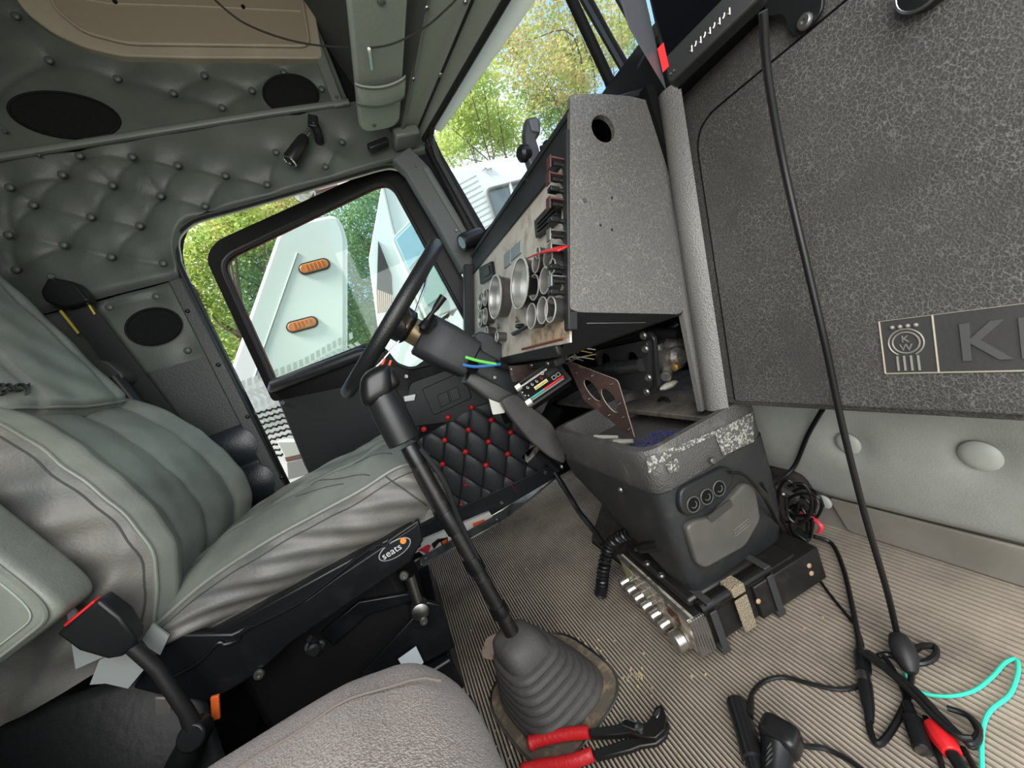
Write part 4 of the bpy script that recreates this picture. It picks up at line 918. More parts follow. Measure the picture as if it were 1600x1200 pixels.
lx = (OY(636, 846, .796)-lgo).normalized(); ly = V((0, -1, 0)).cross(lx).normalized(); ly = ly if ly.z > 0 else -ly
def oval2(a, b, off, m, nm, p): return obj(nm, MB().prism([lgo+lx*a*math.cos(t)+ly*b*math.sin(t)+V((0, -off, 0)) for t in [2*math.pi*i/32 for i in range(32)]], (0, .001, 0)), m, p)
lo_ = oval2(.0335, .0165, .0005, mat('logo_silver', (190, 190, 188), .35, .6), 'seat_badge', ds); oval2(.0315, .0148, .0012, BLACK, 'badge_field', lo_)
text('badge_word', 'seats', lgo-lx*.027-ly*.006+V((0, -.0022, 0)), lx, ly, .020, mat('logo_print', (190, 192, 192), .5), lo_, .0003)
obj('badge_dot', MB().prism([lgo+lx*(.021+.006*math.cos(t))+ly*(.006+.006*math.sin(t))+V((0, -.0026, 0)) for t in [2*math.pi*i/16 for i in range(16)]], (0, .001, 0)), mat('logo_orange', (226, 130, 50), .5), lo_)
hb2 = screw_mesh(.012, SCREW)
for u, v, y in ((631, 899, .79), (405, 1053, .795), (484, 1010, .80), (500, 1007, .80), (662, 970, .83), (655, 955, .84)): inst('bolt', hb2, OY(u, v, y), (0, -1, 0), ds, .75)
obj('side_plate', MB().prism([OY(u, v, .84) for u, v in ((560, 1060), (668, 940), (690, 945), (712, 1012), (668, 1035), (610, 1060))], (0, .012, 0)), PAN, ds, bevel=.003)
obj('link_arm', MB().prism([OY(u, v, .86) for u, v in ((500, 990), (560, 940), (650, 925), (660, 935), (575, 962), (520, 1010))], (0, .012, 0)), PAN, ds, bevel=.003)
obj('link_arm', MB().tube([OY(640, 900, .84), OY(652, 940, .84)], .010, 10), STEEL, ds)
obj('pivot', MB().lathe([(.018, 0), (.018, .03), (.010, .034)], OY(655, 945, .86), (0, -1, 0), 18), STEEL, ds)
obj('bellows', MB().box((-.30, 1.06, .16), (.34, .38, .32)), MATTE, ds, bevel=.02)
obj('base_box', MB().box((-.32, 1.06, .04), (.44, .46, .08)), PAN, ds, bevel=.006)
obj('rear_mount', MB().prism([OY(u, v, .80) for u, v in ((240, 1090), (266, 1090), (272, 1250), (246, 1250))], (0, .03, 0)), mat('mount_grey', (96, 94, 90), .5, .3), ds, bevel=.003)
obj('height_knob', MB().lathe([(.010, 0), (.012, .02), (.008, .024)], OY(490, 1008, .79), (.2, -1, 0), 14), BLACK, ds)
obj('release_lever', MB().tube([OY(500, 1022, .79), OY(490, 1000, .785), OY(484, 998, .78)], .006, 8), BLACK, ds)
lt = obj('warning_label', MB().prism([OY(u, v, .828) for u, v in ((622, 1030), (650, 1010), (662, 1035), (640, 1060))], (0, .001, 0)), mat('label_paper', (196, 206, 210), .6), ds)
# black vinyl cover behind the driver's seat base
bv = obj('seat_side_cover', MB().grid(lambda u, v: V((-.50-.42*u+.02*math.sin(v*3), .86-.10*math.sin(v*2.2)-.03*math.sin(u*5), .36*(1-v)-.0+.10*u*(1-v))), 30, 20), mat('black_cover_vinyl', (26, 27, 28), .5, spec=.25, bump=('noise', 60, .3)), None, ang=180, solid=.004)
tag(bv, 'black vinyl skirt hanging beside the driver seat base', 'cover')
# passenger seat
CLOTH = mat('taupe_woven_cloth', (146, 136, 129), .85, bump=('voro', 430, .6), var=[(300, (118, 108, 101), .45, .6), (5, (134, 125, 118), .45, .7)], sheen=.2)
ps = thing('passenger_seat', (-.33, .3, 0), 'taupe woven cloth passenger seat cushion in the foreground', 'seat')
def pcf(p):
    q = p.copy(); q.z += .02*math.cos(p.y*4)*(p.z > 0)+wrinkle(p, .003, 2)
    q.z -= .03*max(0, (p.x-.15)/.14)**2
    return q
PC = V((-.33, .275, .255)); ph = (.285, .285, .105)
obj('seat_cushion', superpad(PC, I3, ph, .5, .42, 72, 36, pcf), CLOTH, ps, ang=180)
for ph0 in (1.12, 2.0):
    pth = []
    for i in range(31):
        xx = -.56+.49*i/30; k = max(0.0, 1-abs((xx-PC.x)/.285)**(2/.42))**(.42/2)
        p = V((xx-PC.x, ph[1]*spow(math.cos(ph0), .5)*k, ph[2]*spow(math.sin(ph0), .5))); pth.append(PC+pcf(p)+V((0, 0, .0005)))
    obj('cushion_welt', MB().tube(pth, .0016, 8), mat('cloth_thread', (104, 96, 90), .9), ps)
obj('seat_base', MB().box((-.34, .28, .075), (.40, .40, .15)), MATTE, ps, bevel=.01)
obj('seat_backrest', superpad(V((-.68, .275, .62)), BM, (.07, .26, .36), .4, .4, 40, 24), CLOTH, ps, ang=180)
obj('rail_cap', MB().lathe([(.012, 0), (.012, .03)], OZ(738, 1115, .02), (0, 0, 1), 14), BLACK, ps)
# seat belt buckle on its stalk
bk = thing('seat_belt_buckle', OY(300, 1130, .73), 'black seat belt buckle with red button on a stalk', 'seat belt buckle')
b0, b1 = OY(140, 960, .735), OY(208, 1010, .735); bx = (b1-b0).normalized(); by = V((0, -1, 0)); bz = bx.cross(by).normalized()
BKM = Matrix((bx, by, bz)).transposed()
def bkf(t, w_, h): return [b0+bx*t+by*(h*sy_)+bz*(w_*sz_) for sy_, sz_ in ((-1, -1), (1, -1), (1, 1), (-1, 1))]
secs = [bkf(-.008, .031, .015), bkf(.03, .031, .016), bkf(.066, .021, .014), bkf(.078, .011, .010)]
obj('buckle_body', MB().add([p for s in secs for p in s], [(i*4+k, i*4+(k+1) % 4, (i+1)*4+(k+1) % 4, (i+1)*4+k) for i in range(3) for k in range(4)]+[(3, 2, 1, 0), (12, 13, 14, 15)]), BLACK, bk, bevel=.004, seg=3)
obj('release_button', MB().box(b0-bx*.009+by*.002, (.006, .018, .046), BKM), RED, bk, bevel=.003)
obj('stalk_sleeve', MB().tube([b0+bx*.070, OY(245, 1045, .735), OY(290, 1110, .735), OY(302, 1135, .735)], [.010, .0098, .0105, .013], 12), RUBBER, bk)
obj('anchor', MB().lathe([(.020, -.016), (.020, .016)], OY(306, 1145, .735), (0, -1, .3), 20), BLACK, bk, bevel=.003)
obj('anchor_foot', MB().tube([OY(306, 1150, .74), OY(285, 1190, .74), OY(280, 1230, .75)], [.02, .022, .022], 12), BLACK, bk)
ol = obj('orange_tab', MB().box(OY(337, 1105, .78), (.012, .006, .040), Matrix.Rotation(.35, 3, 'Y')), mat('orange_tab', (214, 98, 40), .5), None, bevel=.001); tag(ol, 'small orange tag beside the buckle anchor', 'tag')
# driver seat belt with retractor on the pillar
sb = thing('seat_belt', OY(150, 480, 1.43), 'black shoulder belt and retractor on the pillar behind the driver seat', 'seat belt')
BELT = mat('belt_webbing', (20, 22, 23), .7, bump=('wave', 300, .2))
q = [OY(u, v, 1.43) for u, v in ((98, 478), (140, 470), (285, 660), (250, 690))]
obj('webbing', MB().prism(q, (0, .003, 0)), BELT, sb)
obj('webbing_edge', MB().prism([OY(u, v, 1.428) for u, v in ((92, 486), (96, 484), (124, 520), (121, 522))], (0, .002, 0)), mat('yellow_edge', (190, 170, 60), .7), sb)
obj('webbing_edge', MB().prism([OY(u, v, 1.428) for u, v in ((136, 475), (139, 474), (149, 490), (147, 492))], (0, .002, 0)), mat('yellow_edge', (190, 170, 60), .7), sb)
obj('guide_loop', MB().prism(rnd([OY(u, v, 1.40) for u, v in ((62, 455), (75, 432), (115, 440), (140, 470), (100, 482), (68, 470))], .01), (0, .04, 0)), BLACK, sb, bevel=.006)
inst('bolt', screw_mesh(.010, SCREW), OY(80, 432, 1.40), (0, -1, 0), sb)
obj('retractor_cover', MB().prism(rnd([OY(u, v, 1.36) for u, v in ((95, 562), (165, 563), (192, 585), (190, 598), (150, 612), (110, 590))], .01), (0, .08, 0)), mat('retractor_grey', (62, 64, 62), .5), sb, bevel=.006)
obj('retractor_spool', MB().tube([OY(178, 590, 1.37), OY(220, 642, 1.37)], .020, 14), BLACK, sb)
obj('retractor_spool', MB().tube([OY(162, 600, 1.38), OY(205, 650, 1.38)], .018, 14), BLACK, sb)
obj('retractor_shaft', MB().tube([OY(214, 640, 1.37), OY(226, 656, 1.37)], .008, 10), STEEL, sb)
# ================================================================ gear shift
gs = thing('gear_shift', (.05, .69, 0), 'tall black gear lever with rubber bellows boot and taped shaft', 'gear lever')
BOOTM = mat('grey_rubber_boot', (76, 74, 71), .6, bump=('noise', 90, .3), var=(8, (62, 60, 57), .4, .7))
bc0 = V((.058, .695, 0)); bt0 = V((.03, .715, .135))
def bsec(t, r):
    c = bc0.lerp(bt0, t); c.z = .005+.135*t; n = 28; return [c+Matrix.Rotation(.25, 3, 'Z') @ V((r*.92*spow(math.cos(a), .62), r*spow(math.sin(a), .62), 0)) for a in [2*math.pi*i/n for i in range(n)]]
rows = []
NB = 7
for k in range(NB):
    r0 = .098-.0058*k; t0 = k/NB*.70
    rows += [bsec(t0, r0-.008), bsec(t0+.012, r0), bsec(t0+.06, r0-.001), bsec(t0+.075, r0-.0045), bsec(t0+.088, r0-.011)]
rows += [bsec(.72, .052), bsec(.80, .050), bsec(.90, .044), bsec(.97, .034), bsec(1.0, .020)]
n = 28; vs = [p for r in rows for p in r]
obj('bellows_boot', MB().add(vs, [(i*n+k, i*n+(k+1) % n, (i+1)*n+(k+1) % n, (i+1)*n+k) for i in range(len(rows)-1) for k in range(n)]+[tuple((len(rows)-1)*n+k for k in range(n))]), BOOTM, gs, ang=60)
rg = [bc0+Matrix.Rotation(.25, 3, 'Z') @ V((.110*spow(math.cos(a), .6), .122*spow(math.sin(a), .6), .004)) for a in [2*math.pi*i/40 for i in range(40)]]
obj('boot_ring', MB().tube(rg, .0025, 6, closed=True), STEEL, gs)
obj('boot_plate', MB().prism([(p.x, p.y, .0) for p in rg], (0, 0, .003)), mat('gritty_plate', (92, 84, 72), .8, var=(50, (140, 124, 98), .5, .68)), gs)
la = V((.034, .712, .12)); lb = OY(640, 698, .765)
obj('lever_shaft', MB().tube([la, la.lerp(lb, .5), lb], .0148, 12), mat('lever_black', (24, 23, 22), .4, var=(50, (60, 56, 52), .55, .75)), gs)
side = V((.02, -.016, .004))
for s_2 in (1, -.6):
    pth = [la.lerp(lb, .40)+side*.5*s_2, la.lerp(lb, .62)+side*.75*s_2, la.lerp(lb, .8)+side*1.25*s_2, la.lerp(lb, .97)+side*.8*s_2]
    obj('air_line', MB().tube(cr_(pth, 5), .0052, 8), BLACK, gs)
for t, h in ((.40, .03), (.62, .045), (.96, .04), (.16, .02)):
    p = la.lerp(lb, t); d = (lb-la).normalized(); obj('tape_wrap', MB().tube([p-d*h*.5, p, p+d*h*.5], [.0175, .0185, .0175], 12), mat('black_tape', (18, 18, 19), .3), gs)
ga, gb_, gc = OY(632, 690, .763), OY(607, 640, .767), OY(593, 612, .77)
obj('grip_sleeve', MB().tube([ga, ga.lerp(gb_, .5), gb_, gc], [.031, .032, .032, .029], 20), mat('black_sleeve', (26, 27, 28), .42), gs, bevel=.002)
kt = OY(585, 592, .835)
obj('shift_knob', superpad(OY(590, 603, .77), frame(gc-ga, (1, 0, 0)), (.034, .033, .034), .7, .7, 28, 16, lambda p: V((p.x, p.y, p.z+.012*(p.x/.034)))), mat('gloss_knob', (18, 18, 19), .32), gs, ang=180)
obj('knob_skirt', superpad(OY(601, 595, .765), frame(gc-ga, (1, 0, 0)), (.022, .020, .026), .6, .6, 24, 14), mat('gloss_knob', (18, 18, 19), .32), gs, ang=180)
for u, v in ((601, 560), (611, 563), (615, 592)): obj('range_wire', MB().tube([OY(u, v, .76), OY(u-3, v+8, .76), OY(u-8, v+16, .763)], .0022, 6), mat('red_orange', (210, 80, 46), .5), gs)
# ================================================================ centre console
co = thing('center_console', (.45, .72, .1), 'dark grey console tower with open storage tray on top', 'console')
CONM = mat('console_black', (44, 45, 46), .48, spec=.4, bump=('noise', 350, .15), var=(20, (58, 57, 55), .5, .75))
TRAYM = mat('tray_scuffed_vinyl', (84, 83, 80), .5, bump=('voro', 300, .4), var=[(25, (120, 118, 112), .56, .72), (6, (70, 69, 66), .4, .7)])
SCUF = mat('tray_scratched', (84, 83, 80), .55, bump=('noise', 90, .5), var=(210, (168, 166, 159), .50, .57))
Y0, Y1, X0, X1 = .55, .93, .345, .61
def ring(z, g, y0=Y0, y1=Y1, x0=X0, x1=X1, r=.035): return rnd([V((x0-g, y0-g, z)), V((x0-g, y1+g, z)), V((x1+g, y1+g, z)), V((x1+g, y0-g, z))], r, 6)
def loftr(secs, capa=True, capb=True):
    n = len(secs[0]); m = len(secs)
    return MB().add([p for s in secs for p in s], [(i*n+k, i*n+(k+1) % n, (i+1)*n+(k+1) % n, (i+1)*n+k) for i in range(m-1) for k in range(n)]+([tuple(range(n-1, -1, -1))] if capa else [])+([tuple((m-1)*n+k for k in range(n))] if capb else []))
tr = obj('storage_tray', loftr([ring(.318, -.002), ring(.322, .001), ring(.40, .004), ring(.407, .001), ring(.407, -.012), ring(.38, -.018), ring(.345, -.022)], True, True), TRAYM, co, ang=50)
obj('scuffed_corner', MB().prism([OY(u, v, .5445) for u, v in ((1010, 716), (1120, 672), (1176, 644), (1178, 690), (1130, 712), (1118, 680), (1050, 712), (1014, 740))], (0, .001, 0)), SCUF, co)
obj('scuffed_corner', MB().prism([OY(u, v, .5445) for u, v in ((1040, 726), (1056, 716), (1063, 722), (1060, 736), (1046, 740))], (0, .001, 0)), SCUF, co)
def low(z, y0, x0, x1, y1): return ring(z, 0, y0, y1, x0, x1, .03)
def wedge(t, y0, x0, x1, y1):     # the body is cut away below towards the driver
    P = ring(0, 0, y0, y1, x0, x1, .03); zb = lambda y: .085+(.125*(1-math.exp(-(y-.60)/.06))+.25*max(0, y-.72) if y > .60 else 0)
    return [V((p.x, p.y, zb(p.y)+(.325-zb(p.y))*t)) for p in P]
obj('console_body', loftr([wedge(0, .580, .375, .58, .90), wedge(.05, .568, .355, .60, .912), wedge(.3, .556, .345, .608, .92), wedge(.65, .550, .342, .61, .928), wedge(1, .548, .340, .612, .932)]), CONM, co, ang=50)
# port plate and ashtray door on the near face
def K(u, v, y=.545): return OY(u, v, y)
pp = rnd([K(1058, 768), K(1064, 760), K(1128, 727), K(1142, 733), K(1140, 757), K(1085, 803), K(1066, 805), K(1057, 790)], .012, 4)
po = obj('socket_plate', MB().prism([p+V((0, -.008, 0)) for p in pp], (0, .018, 0)), mat('plate_black', (30, 31, 33), .45, var=(120, (110, 108, 102), .66, .8)), co, bevel=.004, seg=3)
for u, v in ((1083, 788), (1104, 776), (1123, 763)):
    c = K(u, v, .5365); obj('socket_ring', MB().tube(circle(c+V((0, -.0008, 0)), (0, 1, 0), .0135, 22), .0012, 6, closed=True), mat('ring_grey', (84, 84, 82), .4), po); 
    s_o = obj('socket', MB().lathe([(.0125, 0), (.0120, .002)], c, (0, -1, 0), 18), MATTE, po)
    obj('socket_symbol', MB().tube(circle(c+V((0, -.002, 0)), (0, 1, 0), .006, 12)[:8], .0007, 5), mat('symbol_grey', (110, 110, 108), .5), s_o)
ad = rnd([K(1068, 822), K(1080, 812), K(1112, 806), K(1160, 752), K(1176, 760), K(1184, 810), K(1160, 852), K(1098, 886), K(1086, 880)], .012, 4)
ao = obj('ashtray_door', MB().prism([p+V((0, -.008, 0)) for p in ad], (0, .016, 0)), mat('ashtray_grey', (86, 84, 79), .42, var=(15, (74, 72, 68), .42, .7)), co, bevel=.005, seg=3)
obj('ashtray_notch', MB().prism(rnd([K(u, v, .5358) for u, v in ((1105, 808), (1142, 780), (1146, 790), (1112, 818))], .004), (0, .002, 0)), mat('notch_dark', (58, 57, 54), .5), ao)
ax0 = K(1148, 836, .5362); axx = (K(1178, 812, .5362)-ax0).normalized(); ayy = V((0, -1, 0)).cross(axx); ayy = ayy if ayy.z > 0 else -ayy
obj('ashtray_name_frame', MB().tube([ax0-ayy*.003, ax0+axx*.040-ayy*.003, ax0+axx*.040+ayy*.009, ax0+ayy*.009], .0006, 5, closed=True), mat('emboss', (120, 118, 112), .5), ao)
text('ashtray_name', 'KENWORTH', ax0+axx*.002, axx, ayy, .0072, mat('emboss', (120, 118, 112), .5), ao, .0003)
for p in (K(1113, 720, .541), OX(878, 729, .338), OX(970, 765, .338)): inst('screw', sm, p, (0, -1, 0) if p.x > .36 else (-1, 0, 0), co, .9)
obj('tray_vent_ring', MB().tube(circle((.585, .78, .375), (-1, 0, .25), .022, 20), .005, 8, closed=True), RUBBER, tr)
# mount arm seen left of the console, pedal
cl = thing('console_side_wing', OX(860, 690, .4), 'grey angled wing at the driver side of the console tray', 'console wing')
obj('wing', loftr([rnd([OX(u, v, .40) for u, v in ((802, 637), (858, 668), (868, 712), (818, 650))], .008, 3), rnd([OX(u, v, .52) for u, v in ((830, 620), (880, 640), (885, 690), (845, 640))], .008, 3)]), COLM, cl, ang=50)
# things in the tray
for k, (u, v, m_, r, ln) in enumerate(((948, 683, (206, 204, 196), .005, .05), (975, 690, (170, 168, 160), .006, .03), (955, 694, (120, 118, 114), .004, .02), (962, 688, (100, 98, 95), .004, .02))):
    p = OZ(u, v, .365); o = obj('tray_tool' if k else 'white_pen', MB().tube([p-V((.01, -ln*.8, 0)), p+V((.0, .0, 0)), p+V((.01, -ln*.6, .0))], [r, r, r*.8], 8), mat('tray_item_%d' % k, m_, .5), None)
    tag(o, ['white pen with red band lying in the console tray', 'small pale plug lying in the console tray', 'tiny grey fastener at the tray rear edge', 'dark metal bit under the wood trim corner'][k], ['pen', 'plug', 'fastener', 'metal bit'][k])
mb = MB()
for i in range(260):
    p = V((random.uniform(.42, .52), random.uniform(.62, .74), .347+random.random()*.008)); d = V((random.gauss(0, 1), random.gauss(0, 1), random.gauss(0, .4))).normalized()*.006
    mb.tube([p, p+d], .0007, 4)
ch_ = obj('blue_fluff', mb, mat('blue_fibre', (44, 48, 150), .8), None, smooth=False); tag(ch_, 'tuft of royal blue fibre scraps on the tray floor', 'fibre', kind='stuff')
pe = thing('clutch_pedal', OX(915, 825, .5), 'black rubber faced foot pedal left of the console', 'pedal')
q = [OX(u, v, .53) for u, v in ((899, 830), (906, 812), (914, 800), (925, 830), (918, 846), (905, 846))]
obj('pedal_pad', MB().prism(rnd(q, .006), (.014, 0, .006)), RUBBER, pe, bevel=.003)
obj('pedal_arm', MB().tube(cr_([OX(922, 822, .55), OX(908, 790, .56), OX(893, 762, .58), OX(880, 740, .60)], 4), .008, 8), BLACK, pe)
q = [OY(u, v, 1.08) for u, v in ((814, 715), (838, 688), (848, 694), (824, 724))]
pe2 = thing('brake_pedal', OY(830, 706, 1.08), 'worn metal edged pedal beside the quilted door panel', 'pedal')
obj('pedal_pad', MB().prism(q, (.03, 0, .01)), mat('worn_pedal', (120, 116, 108), .6, var=(60, (70, 66, 60), .45, .6)), pe2, bevel=.002)
obj('pedal_arm', MB().tube([OY(836, 706, 1.09), OY(852, 716, 1.09), OY(872, 735, 1.09)], .010, 8), BLACK, pe2)
DKB = mat('dark_carpet', (46, 41, 37), .95, bump=('noise', 60, 1.0), var=(30, (70, 62, 54), .5, .7))
ft = obj('floor_tunnel', MB().prism([(.36, 1.05, 0), (.36, .60, 0), (.48, .60, .16), (.48, 1.02, .16)], (.35, 0, 0)), DKB, None, bevel=.02); tag(ft, 'dark dusty tunnel hump under the console', 'tunnel', kind='structure')
# ================================================================ CB radio
rd = thing('cb_radio', (.43, .66, .0), 'chrome fronted two way radio strapped on the floor under the console', 'radio')
RX = V((.995, -.09, 0)).normalized(); RY = V((.09, .995, 0)).normalized(); RZ = V((0, 0, 1)); RO = V((.312, .548, .018))
RM = Matrix((RX, RY, RZ)).transposed()
def RP(x, y, z): return RO+RX*x+RY*y+RZ*z
def rbox(name, x0, x1, y0, y1, z0, z1, m, p, bevel=.002): return obj(name, MB().box(RP((x0+x1)/2, (y0+y1)/2, (z0+z1)/2), (x1-x0, y1-y0, z1-z0), RM), m, p, bevel=bevel)
CASE = mat('radio_case', (30, 29, 28), .45, var=(30, (52, 48, 44), .52, .75)); CHR = mat('radio_chrome', (206, 202, 192), .25, .9, var=(40, (140, 130, 112), .5, .7)); CHD = mat('dusty_chrome_face', (196, 188, 170), .45, .2, var=(50, (120, 110, 92), .45, .65))
rbox('radio_case', .012, .255, .004, .245, .0, .072, CASE, rd)
rbox('radio_rear_box', .14, .30, -.006, .20, .0, .068, CASE, rd)
fc = rbox('front_panel', .0, .014, .0, .25, -.002, .074, CHD, rd)
rbox('front_side_cap', -.002, .034, -.002, .002, -.002, .074, mat('scratched_chrome', (190, 188, 184), .22, .9, bump=('wave', 60, .6)), fc, .001)
rbox('top_trim', -.003, .006, .0, .25, .070, .078, CHR, fc, .001)
rbox('display_window', -.0015, .001, .035, .075, .040, .062, mat('amber_display', (92, 48, 34), .25), fc, .001)
rbox('meter_window', -.0015, .001, .195, .24, .030, .064, mat('meter_face', (168, 160, 120), .3), fc, .001)
knob = shared(MB().lathe([(.011, 0), (.0125, .002), (.0125, .007), (.0112, .009), (.0112, .024), (.0100, .026), (.005, .0262)], (0, 0, 0), (0, 0, 1), 10), CHR, 'control_knob')
for k in range(6): inst('control_knob', knob, RP(0, .232-.030*k, .020-.001*k), -RX, fc)
inst('tuning_knob', shared(MB().lathe([(.020, 0), (.022, .003), (.022, .008), (.019, .010), (.019, .026), (.017, .028), (.006, .0285)], (0, 0, 0), (0, 0, 1), 18), CHR, 'tuning_knob'), RP(0, .032, .020), -RX, fc)
tgs = shared(MB().lathe([(.005, 0), (.005, .003), (.0025, .004), (.002, .012), (.003, .016)], (0, 0, 0), (0, 0, 1), 8), CHR, 'toggle')
for k in range(6): inst('toggle', tgs, RP(0, .185-.021*k, .052-.0006*k), -RX, fc)
br = rbox('mounting_bracket', .02, .19, .02, .23, .074, .092, mat('bracket_black', (34, 33, 31), .35), rd, .006)
for yy in (.155, .105): inst('screw', screw_mesh(.008, SCREW), RP(.026, yy, .092), (0, 0, 1), br)
roll = obj('strap_roll', MB().tube([RP(.03, .006, .078), RP(.19, .006, .078)], .013, 12), mat('gloss_rubber', (22, 21, 20), .25, var=(40, (70, 64, 54), .55, .75)), rd)
for x0 in (.046, .178):
    obj('cable_tie', MB().box(RP(x0, -.009, .036), (.014, .003, .078), RM).box(RP(x0, .02, .092), (.014, .06, .003), RM).box(RP(x0, -.002, -.006), (.018, .016, .012), RM), mat('grey_strap', (58, 58, 58), .5), rd, bevel=.001)
obj('velcro_strap', MB().box(RP(.107, -.008, .034), (.028, .004, .068), RM).box(RP(.107, .004, .084), (.028, .03, .018), RM), mat('tan_velcro', (158, 144, 120), .9, bump=('voro', 400, .8)), rd, bevel=.002)
for x0, z0 in ((.268, .045), (.268, .028), (.14, .040)): inst('rivet', shared(dome(.005, .003), mat('rivet_tan', (176, 150, 120), .5), 'rivet'), RP(x0, -.0065, z0), -RY, rd)
# ================================================================ cords
def cord(name, pts, r, m, label, cat='cable', group=None, n=8, parent=None, smooth=6):
    o = obj(name, MB().tube(cr_(pts, smooth), r, n), m, parent)
    if parent is None: tag(o, label, cat, group)
    return o
CABLE = mat('black_cable', (20, 20, 21), .35)
# coiled handset cord
P = cr_([OZ(1000, 830, .17), OZ(972, 838, .15), OZ(952, 855, .12), OZ(943, 890, .07), OZ(940, 918, .03), OZ(938, 928, .015)], 110)
hel = []; turns = 27; 
for i, p in enumerate(P):
    t = (P[min(i+1, len(P)-1)]-P[max(i-1, 0)]).normalized(); u = t.cross(V((1, .2, 0))).normalized(); w_ = t.cross(u); a = 2*math.pi*turns*i/len(P); hel.append(p+(u*math.cos(a)+w_*math.sin(a))*.0115)
hc = obj('coiled_cord', MB().tube(hel, .0042, 6), CABLE, None); tag(hc, 'black coiled handset cord hanging beside the radio', 'cord')
cord('console_hose', [OX(868, 740, .36), OX(888, 772, .345), OX(905, 800, .34), OX(926, 826, .335), OX(942, 850, .33)], .008, CABLE, 'smooth black hose running down left of the console', 'hose')
pj = thing('radio_plug', OX(1010, 855, .36), 'black jack plug with metal tip on top of the radio', 'plug')
p0, p1 = OX(992, 859, .335), OX(1032, 850, .35)
obj('plug_body', MB().tube([p0.lerp(p1, .2), p0.lerp(p1, .25), p0.lerp(p1, .6), p1], [.006, .010, .011, .012], 14), BLACK, pj)
obj('plug_tip', MB().tube([p0, p0.lerp(p1, .04), p0.lerp(p1, .22)], [.002, .004, .0045], 10), STEEL, pj)
cord('thin_plug_lead', [OX(980, 815, .38), OX(985, 830, .37), OX(998, 848, .36), OX(1012, 858, .36)], .003, CABLE, 'thin dark lead dropping to the radio jack plug', 'cable')
ct = obj('brown_carton', MB().box(OX(1012, 835, .42), (.03, .05, .05), Matrix.Rotation(.4, 3, 'Z')), mat('brown_print', (120, 70, 56), .6, var=(60, (190, 180, 170), .55, .65)), None, bevel=.002); tag(ct, 'small brown printed carton in the shadow behind the radio', 'carton')
# long cable from the screen down to the floor adapter
tb0 = OX(1192, 18, .47)
cord('screen_power_cable', [tb0, OX(1200, 120, .49), OX(1225, 260, .515), OX(1262, 420, .52), OX(1290, 540, .52), OX(1315, 660, .53), OX(1350, 800, .54), OX(1385, 920, .545), OX(1402, 992, .548)], .0042, CABLE, 'long thick black cable hanging from the screen across the glovebox', 'cable', n=10)
ad_ = thing('cable_splitter', OZ(1420, 1030, .02), 'egg shaped black cable joint lying on the floor mat', 'cable joint')
aa, ab = OX(1402, 990, .547), OZ(1424, 1052, .014)
obj('joint_body', MB().tube([aa, aa.lerp(ab, .06), aa.lerp(ab, .3), aa.lerp(ab, .6), aa.lerp(ab, .9), ab], [.007, .011, .015, .0155, .010, .006], 16), mat('joint_rubber', (34, 34, 35), .5), ad_)
def F(*uv, z=.006): return [OZ(u, v, z) for u, v in uv]
cord('loop_cable', F((1424, 1052), (1420, 1085), (1400, 1130), (1375, 1162), (1362, 1150), (1356, 1120)), .0042, CABLE, 'black cable looping from the egg shaped joint to the barrel connector')
cord('ring_cable', F((1428, 1018), (1440, 1010), (1460, 1010), (1462, 1024), (1448, 1034), (1428, 1036), (1405, 1028), (1385, 1022), (1372, 1025)), .0042, CABLE, 'small black ring of cable right of the egg shaped joint')
bc1 = thing('barrel_connector', OZ(1350, 1080, .01), 'black barrel connector with bright metal band joining two cables', 'connector')
e0, e1 = OZ(1342, 1004, .012), OZ(1360, 1128, .008)
obj('connector_body', MB().tube([e0, e0.lerp(e1, .05), e0.lerp(e1, .12), e0.lerp(e1, .16), e0.lerp(e1, .42)], [.004, .005, .006, .009, .009], 12), BLACK, bc1)
obj('metal_band', MB().tube([e0.lerp(e1, .43), e0.lerp(e1, .56)], .0085, 12), STEEL, bc1)
obj('connector_tail', MB().tube([e0.lerp(e1, .55), e0.lerp(e1, .82), e0.lerp(e1, 1)], [.009, .0075, .004], 12), BLACK, bc1)
cord('side_cable', [OZ(1272, 838, .03), OZ(1300, 850, .012), OZ(1318, 890, .01), OZ(1330, 940, .008), OZ(1338, 980, .008), OZ(1342, 1004, .01)], .0042, CABLE, 'black cable running from the tangle to the barrel connector')
cord('thin_floor_cable', [OX(1190, 755, .56), OX(1215, 800, .6), OZ(1250, 860, .03), OZ(1290, 920, .006), OZ(1336, 978, .006), OZ(1348, 1010, .006)], .0026, CABLE, 'thin black cable running diagonally over the floor ribs')
cord('console_lead', [K(1140, 738, .530), K(1162, 742, .528), K(1184, 764, .526), K(1202, 792, .528), OZ(1225, 838, .07), OZ(1250, 870, .02), OZ(1270, 900, .01)], .0030, CABLE, 'black lead leaving the console socket plate')
cord('firewall_cable', [OX(1285, 640, .70), OX(1262, 680, .72), OX(1240, 730, .71), OX(1212, 752, .66), K(1195, 756, .56)], .0045, CABLE, 'black cable dropping behind the dash onto the firewall pad')
